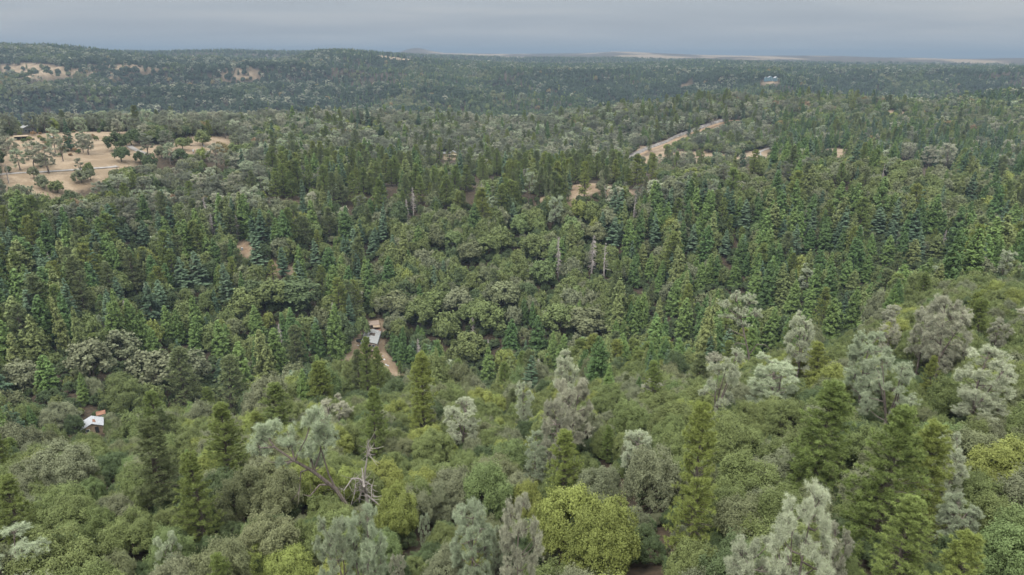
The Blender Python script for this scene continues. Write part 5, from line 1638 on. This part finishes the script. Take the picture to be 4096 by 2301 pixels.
# --- roads, track and rock cut
def ribbon(name, pts, width, mat, lift, lo, hi_, label=None, jitter=0.0):
    W_ = []
    for x, y in pts:
        gx, gy, D = hit(x * K, y * K, 0, lo, hi_)
        W_.append((gx, gy))
    W_ = np.array(W_)
    seg = np.r_[0, np.cumsum(np.hypot(*np.diff(W_, axis=0).T))]
    n = max(8, int(seg[-1] / 3))
    s_ = np.linspace(0, seg[-1], n)
    cx_ = gsm(np.interp(s_, seg, W_[:, 0]), 2.0); cy_ = gsm(np.interp(s_, seg, W_[:, 1]), 2.0)
    tx_ = np.gradient(cx_); ty_ = np.gradient(cy_); ln = np.hypot(tx_, ty_) + 1e-9
    nx_, ny_ = -ty_ / ln, tx_ / ln
    V = []
    m5 = np.linspace(-.5, .5, 5)
    for q in m5:
        wv = width * (1 + jitter * (fbm(s_ / 6, s_ * 0 + q, 4) - .5))
        px_, py_ = cx_ + nx_ * wv * q, cy_ + ny_ * wv * q
        V.append(np.c_[px_, py_, ground(px_, py_) + lift])
    V = np.array(V)
    V[:, :, 2] = np.maximum(V[:, :, 2], V[:, :, 2].mean(0)[None] - .1)
    i = np.arange(4)[:, None] * n; j = np.arange(n - 1)[None]
    qd = np.stack([i + j, i + j + 1, i + n + j + 1, i + n + j], -1).reshape(-1, 4)
    o = MB().add(V.reshape(-1, 3), qd).build(name, mat, smooth=True)
    o['kind'] = 'structure'
    return o


ribbon('road', [(-30, 441), (40, 437), (120, 432), (200, 428), (260, 424), (305, 419)], 3.2, M_ROAD, .14, 380, 560)
ribbon('road', [(322, 366), (330, 372), (342, 379), (365, 388), (390, 398)], 4.0, M_ROAD, .25, 380, 640)
ribbon('road', [(1940, 372), (1918, 379), (1908, 385), (1912, 392), (1926, 399)], 3.6, M_ROAD, .3, 560, 800)
ribbon('dirt_track', [(1575, 404), (1640, 377), (1700, 353), (1760, 331), (1800, 317), (1840, 304), (1880, 293)], 4.5, M_TRACK, .35, 620, 900, jitter=.5)
A_ = np.array([hit(x * K, y * K, 0, 620, 920)[:2] for x, y in [(1566, 406), (1640, 372), (1700, 348), (1760, 326), (1800, 312), (1845, 299), (1890, 288)]])
B_ = np.array([hit(x * K, y * K, 0, 620, 920)[:2] for x, y in [(1563, 399), (1636, 367), (1697, 342), (1755, 320), (1797, 306.5), (1841, 295), (1889, 286)]])
nu, nv = 160, 16
tt = np.linspace(0, 1, nu)
ia_ = np.linspace(0, 1, len(A_))
Aa = np.c_[np.interp(tt, ia_, A_[:, 0]), np.interp(tt, ia_, A_[:, 1])]
Bb = np.c_[np.interp(tt, ia_, B_[:, 0]), np.interp(tt, ia_, B_[:, 1])]
vv = np.linspace(0, 1, nv)[None, :, None]
XY = Aa[:, None] * (1 - vv) + Bb[:, None] * vv
hh_ = 2.0 * np.sin(vv[..., 0] * np.pi) ** .6 * (.25 + 1.1 * fbm(XY[..., 0] / 5, XY[..., 1] / 5, 61, 4)) - .25
Zb_ = ground(XY[..., 0], XY[..., 1]) + hh_
i = np.arange(nu - 1)[:, None] * nv; j = np.arange(nv - 1)[None]
o = MB().add(np.concatenate([XY, Zb_[..., None]], -1).reshape(-1, 3), np.stack([i + j, i + nv + j, i + nv + j + 1, i + j + 1], -1).reshape(-1, 4)).build('rock_bank', M_ROCK)
o['kind'] = 'structure'


# --- three trees with a habit of their own
def drawn_tree(base, lift, lo, trunk, blobs, bare, label, seed, col, trunk_r, name='grey_pine', cat='grey pine', twigs=60, hi_=110):
    """tree whose limbs follow the surveyed outline: positions (2576 view) are turned to metres in the plane across the sight line"""
    g = np.random.default_rng(seed)
    P, a, mu = spot(base[0], base[1], lift, lo, hi_)
    el = math.atan2(CAMZ - P[2] - 5, math.hypot(P[0], P[1]))
    def loc(p, y=0.0):
        return np.array([(p[0] - base[0]) * mu, y, lift + (base[1] - p[1]) * mu / math.cos(el)])
    e = tag(empty(name, P - [0, 0, .1], -a), label, cat, GROUPS[1] if cat == 'grey pine' else None)
    tr = MB(); cr = MB()
    pts = [np.array([0.0, 0, -1])] + [loc(p, .3 * k * g.normal()) for k, p in enumerate(trunk)]
    pts[1][1] = 0
    tr.tube(pts, np.linspace(trunk_r, trunk_r * .18, len(pts)), 7)
    for limb in bare:
        q = [loc(p, .25 * i_ * g.normal()) for i_, p in enumerate(limb)]
        tr.tube(q, np.linspace(.13, .03, len(q)), 5)
        for _ in range(twigs // max(1, len(bare)) // 3):
            k = g.integers(1, len(q))
            s0 = q[k - 1] + (q[k] - q[k - 1]) * g.uniform()
            d_ = g.normal(size=3) * .7
            tr.tube([s0, s0 + d_ * .6 + [0, 0, -.1], s0 + d_], [.03, .022, .01], 3, cap=False)
    Pt = []; Dv = []; tn = []
    ax = np.array(pts[1:])
    for (bx2, by2, rx, rz, n) in blobs:
        c = loc((bx2, by2), g.normal() * .4)
        R3 = np.array([rx * mu, max(rx, rz) * mu * .8, rz * mu / math.cos(el)])
        root = ax[np.argmin(np.linalg.norm(ax - (c - [0, 0, R3[2] * .6]), axis=1))]
        tr.tube([root, root * .4 + c * .6 + g.normal(size=3) * .2 - [0, 0, .2], c + [0, 0, R3[2] * .5]], [.11, .08, .02], 5)
        for _ in range(n):
            d_ = unit(g.normal(size=3)); d_[2] = abs(d_[2]) * .9 - .25
            tip = c + d_ * R3 * g.uniform(.55, 1.05)
            o_ = c - [0, 0, R3[2] * g.uniform(0, .6)]
            tr.tube([o_, o_ * .5 + tip * .5 + g.normal(size=3) * .12, tip], [.05, .03, .012], 3, cap=False)
            br = g.uniform(.1, .7)
            for q in range(6):
                w = g.uniform(.4, 1.04)
                Pt.append(o_ * (1 - w) + tip * w + g.normal(size=3) * .16); Dv.append(unit(d_ + [0, 0, .5] + g.normal(size=3) * .4)); tn.append(br + g.uniform(0, .3))
    if Pt:
        tufts(cr, g, np.array(Pt), np.array(Dv), 44, .46, .017, np.array(tn), .95)
        o = cr.build('crown', M_GRAYN, e); o.color = (*PAL['greypine'][col][1], 1)
    o = tr.build('trunk', M_GBARK if Pt else M_DEAD, e)
    o.color = (1, 1, 1, 1)
    return e


drawn_tree((885, 1290), 2.5, 40, [(885, 1290), (852, 1228), (805, 1178), (765, 1140), (725, 1108), (695, 1095)],
           [(715, 1080, 42, 34, 26), (690, 1105, 26, 40, 14), (755, 1100, 26, 40, 14), (820, 1060, 40, 48, 26), (835, 1105, 36, 50, 22), (800, 1130, 34, 46, 20), (815, 1165, 26, 26, 8), (735, 1150, 18, 22, 5)],
           [[(800, 1172), (775, 1180), (768, 1215), (758, 1225)], [(845, 1215), (815, 1215), (790, 1230), (775, 1228)], [(852, 1228), (838, 1190), (825, 1120), (820, 1040)], [(770, 1145), (735, 1150), (705, 1150)]],
           'pale pine with a long trunk leaning steeply left, above the bottom pines', 7, 1, .30)
drawn_tree((1888, 912), 3.0, 60, [(1888, 912), (1880, 870), (1868, 835), (1852, 790), (1840, 745)],
           [(1810, 762, 23, 20, 16), (1836, 742, 21, 25, 18), (1868, 747, 21, 26, 18), (1886, 776, 20, 18, 14), (1852, 772, 25, 20, 16), (1820, 792, 21, 14, 11), (1860, 804, 20, 17, 12)],
           [[(1882, 878), (1898, 848), (1918, 850), (1931, 862), (1933, 878)], [(1868, 835), (1840, 825), (1822, 822)], [(1874, 855), (1852, 852), (1840, 862)], [(1888, 890), (1870, 886), (1850, 888)]],
           'crooked open pine with bare pale limbs, tallest of the right slope pines', 8, 0, .34, hi_=178)
drawn_tree((928, 1275), 2.0, 40, [(928, 1275), (923, 1240), (920, 1212), (918, 1186)], [],
           [[(920, 1215), (925, 1190), (932, 1160), (936, 1138), (938, 1110)], [(934, 1152), (940, 1140), (942, 1132)], [(922, 1214), (908, 1207), (893, 1203), (872, 1211), (862, 1222)], [(922, 1220), (912, 1213), (900, 1222), (893, 1238)], [(923, 1222), (931, 1216), (938, 1224), (936, 1236)], [(926, 1245), (945, 1262), (975, 1290), (1003, 1310)], [(924, 1232), (912, 1236), (904, 1250)], [(922, 1218), (914, 1222), (908, 1233), (910, 1246)]],
           'broken grey snag with one thin upright branch, right of the leaning pine', 9, 0, .34, 'dead_tree', 'dead tree', 420)

# ------------------------------------------------------------------ haze
zmin = min(float(ZT.min()), 0) - 1.0
ztop = CAMZ + 90.0
hz = MB()
hz.box((0, 0, (zmin + ztop) / 2), (64000, 64000, ztop - zmin))
hm = bpy.data.materials.new('haze')
hm.use_nodes = True
ht = hm.node_tree
ht.nodes.clear()
pv = N(ht, 'ShaderNodeVolumePrincipled')
pv.inputs['Color'].default_value = (0.232, 0.305, 0.40, 1)
pv.inputs['Density'].default_value = 0.00017
pv.inputs['Anisotropy'].default_value = 0.0
ho = N(ht, 'ShaderNodeOutputMaterial')
ht.links.new(pv.outputs[0], ho.inputs['Volume'])
o = hz.build('haze', hm)
tag(o, 'thin blue-grey haze in the air over the valley', 'haze', kind='stuff')
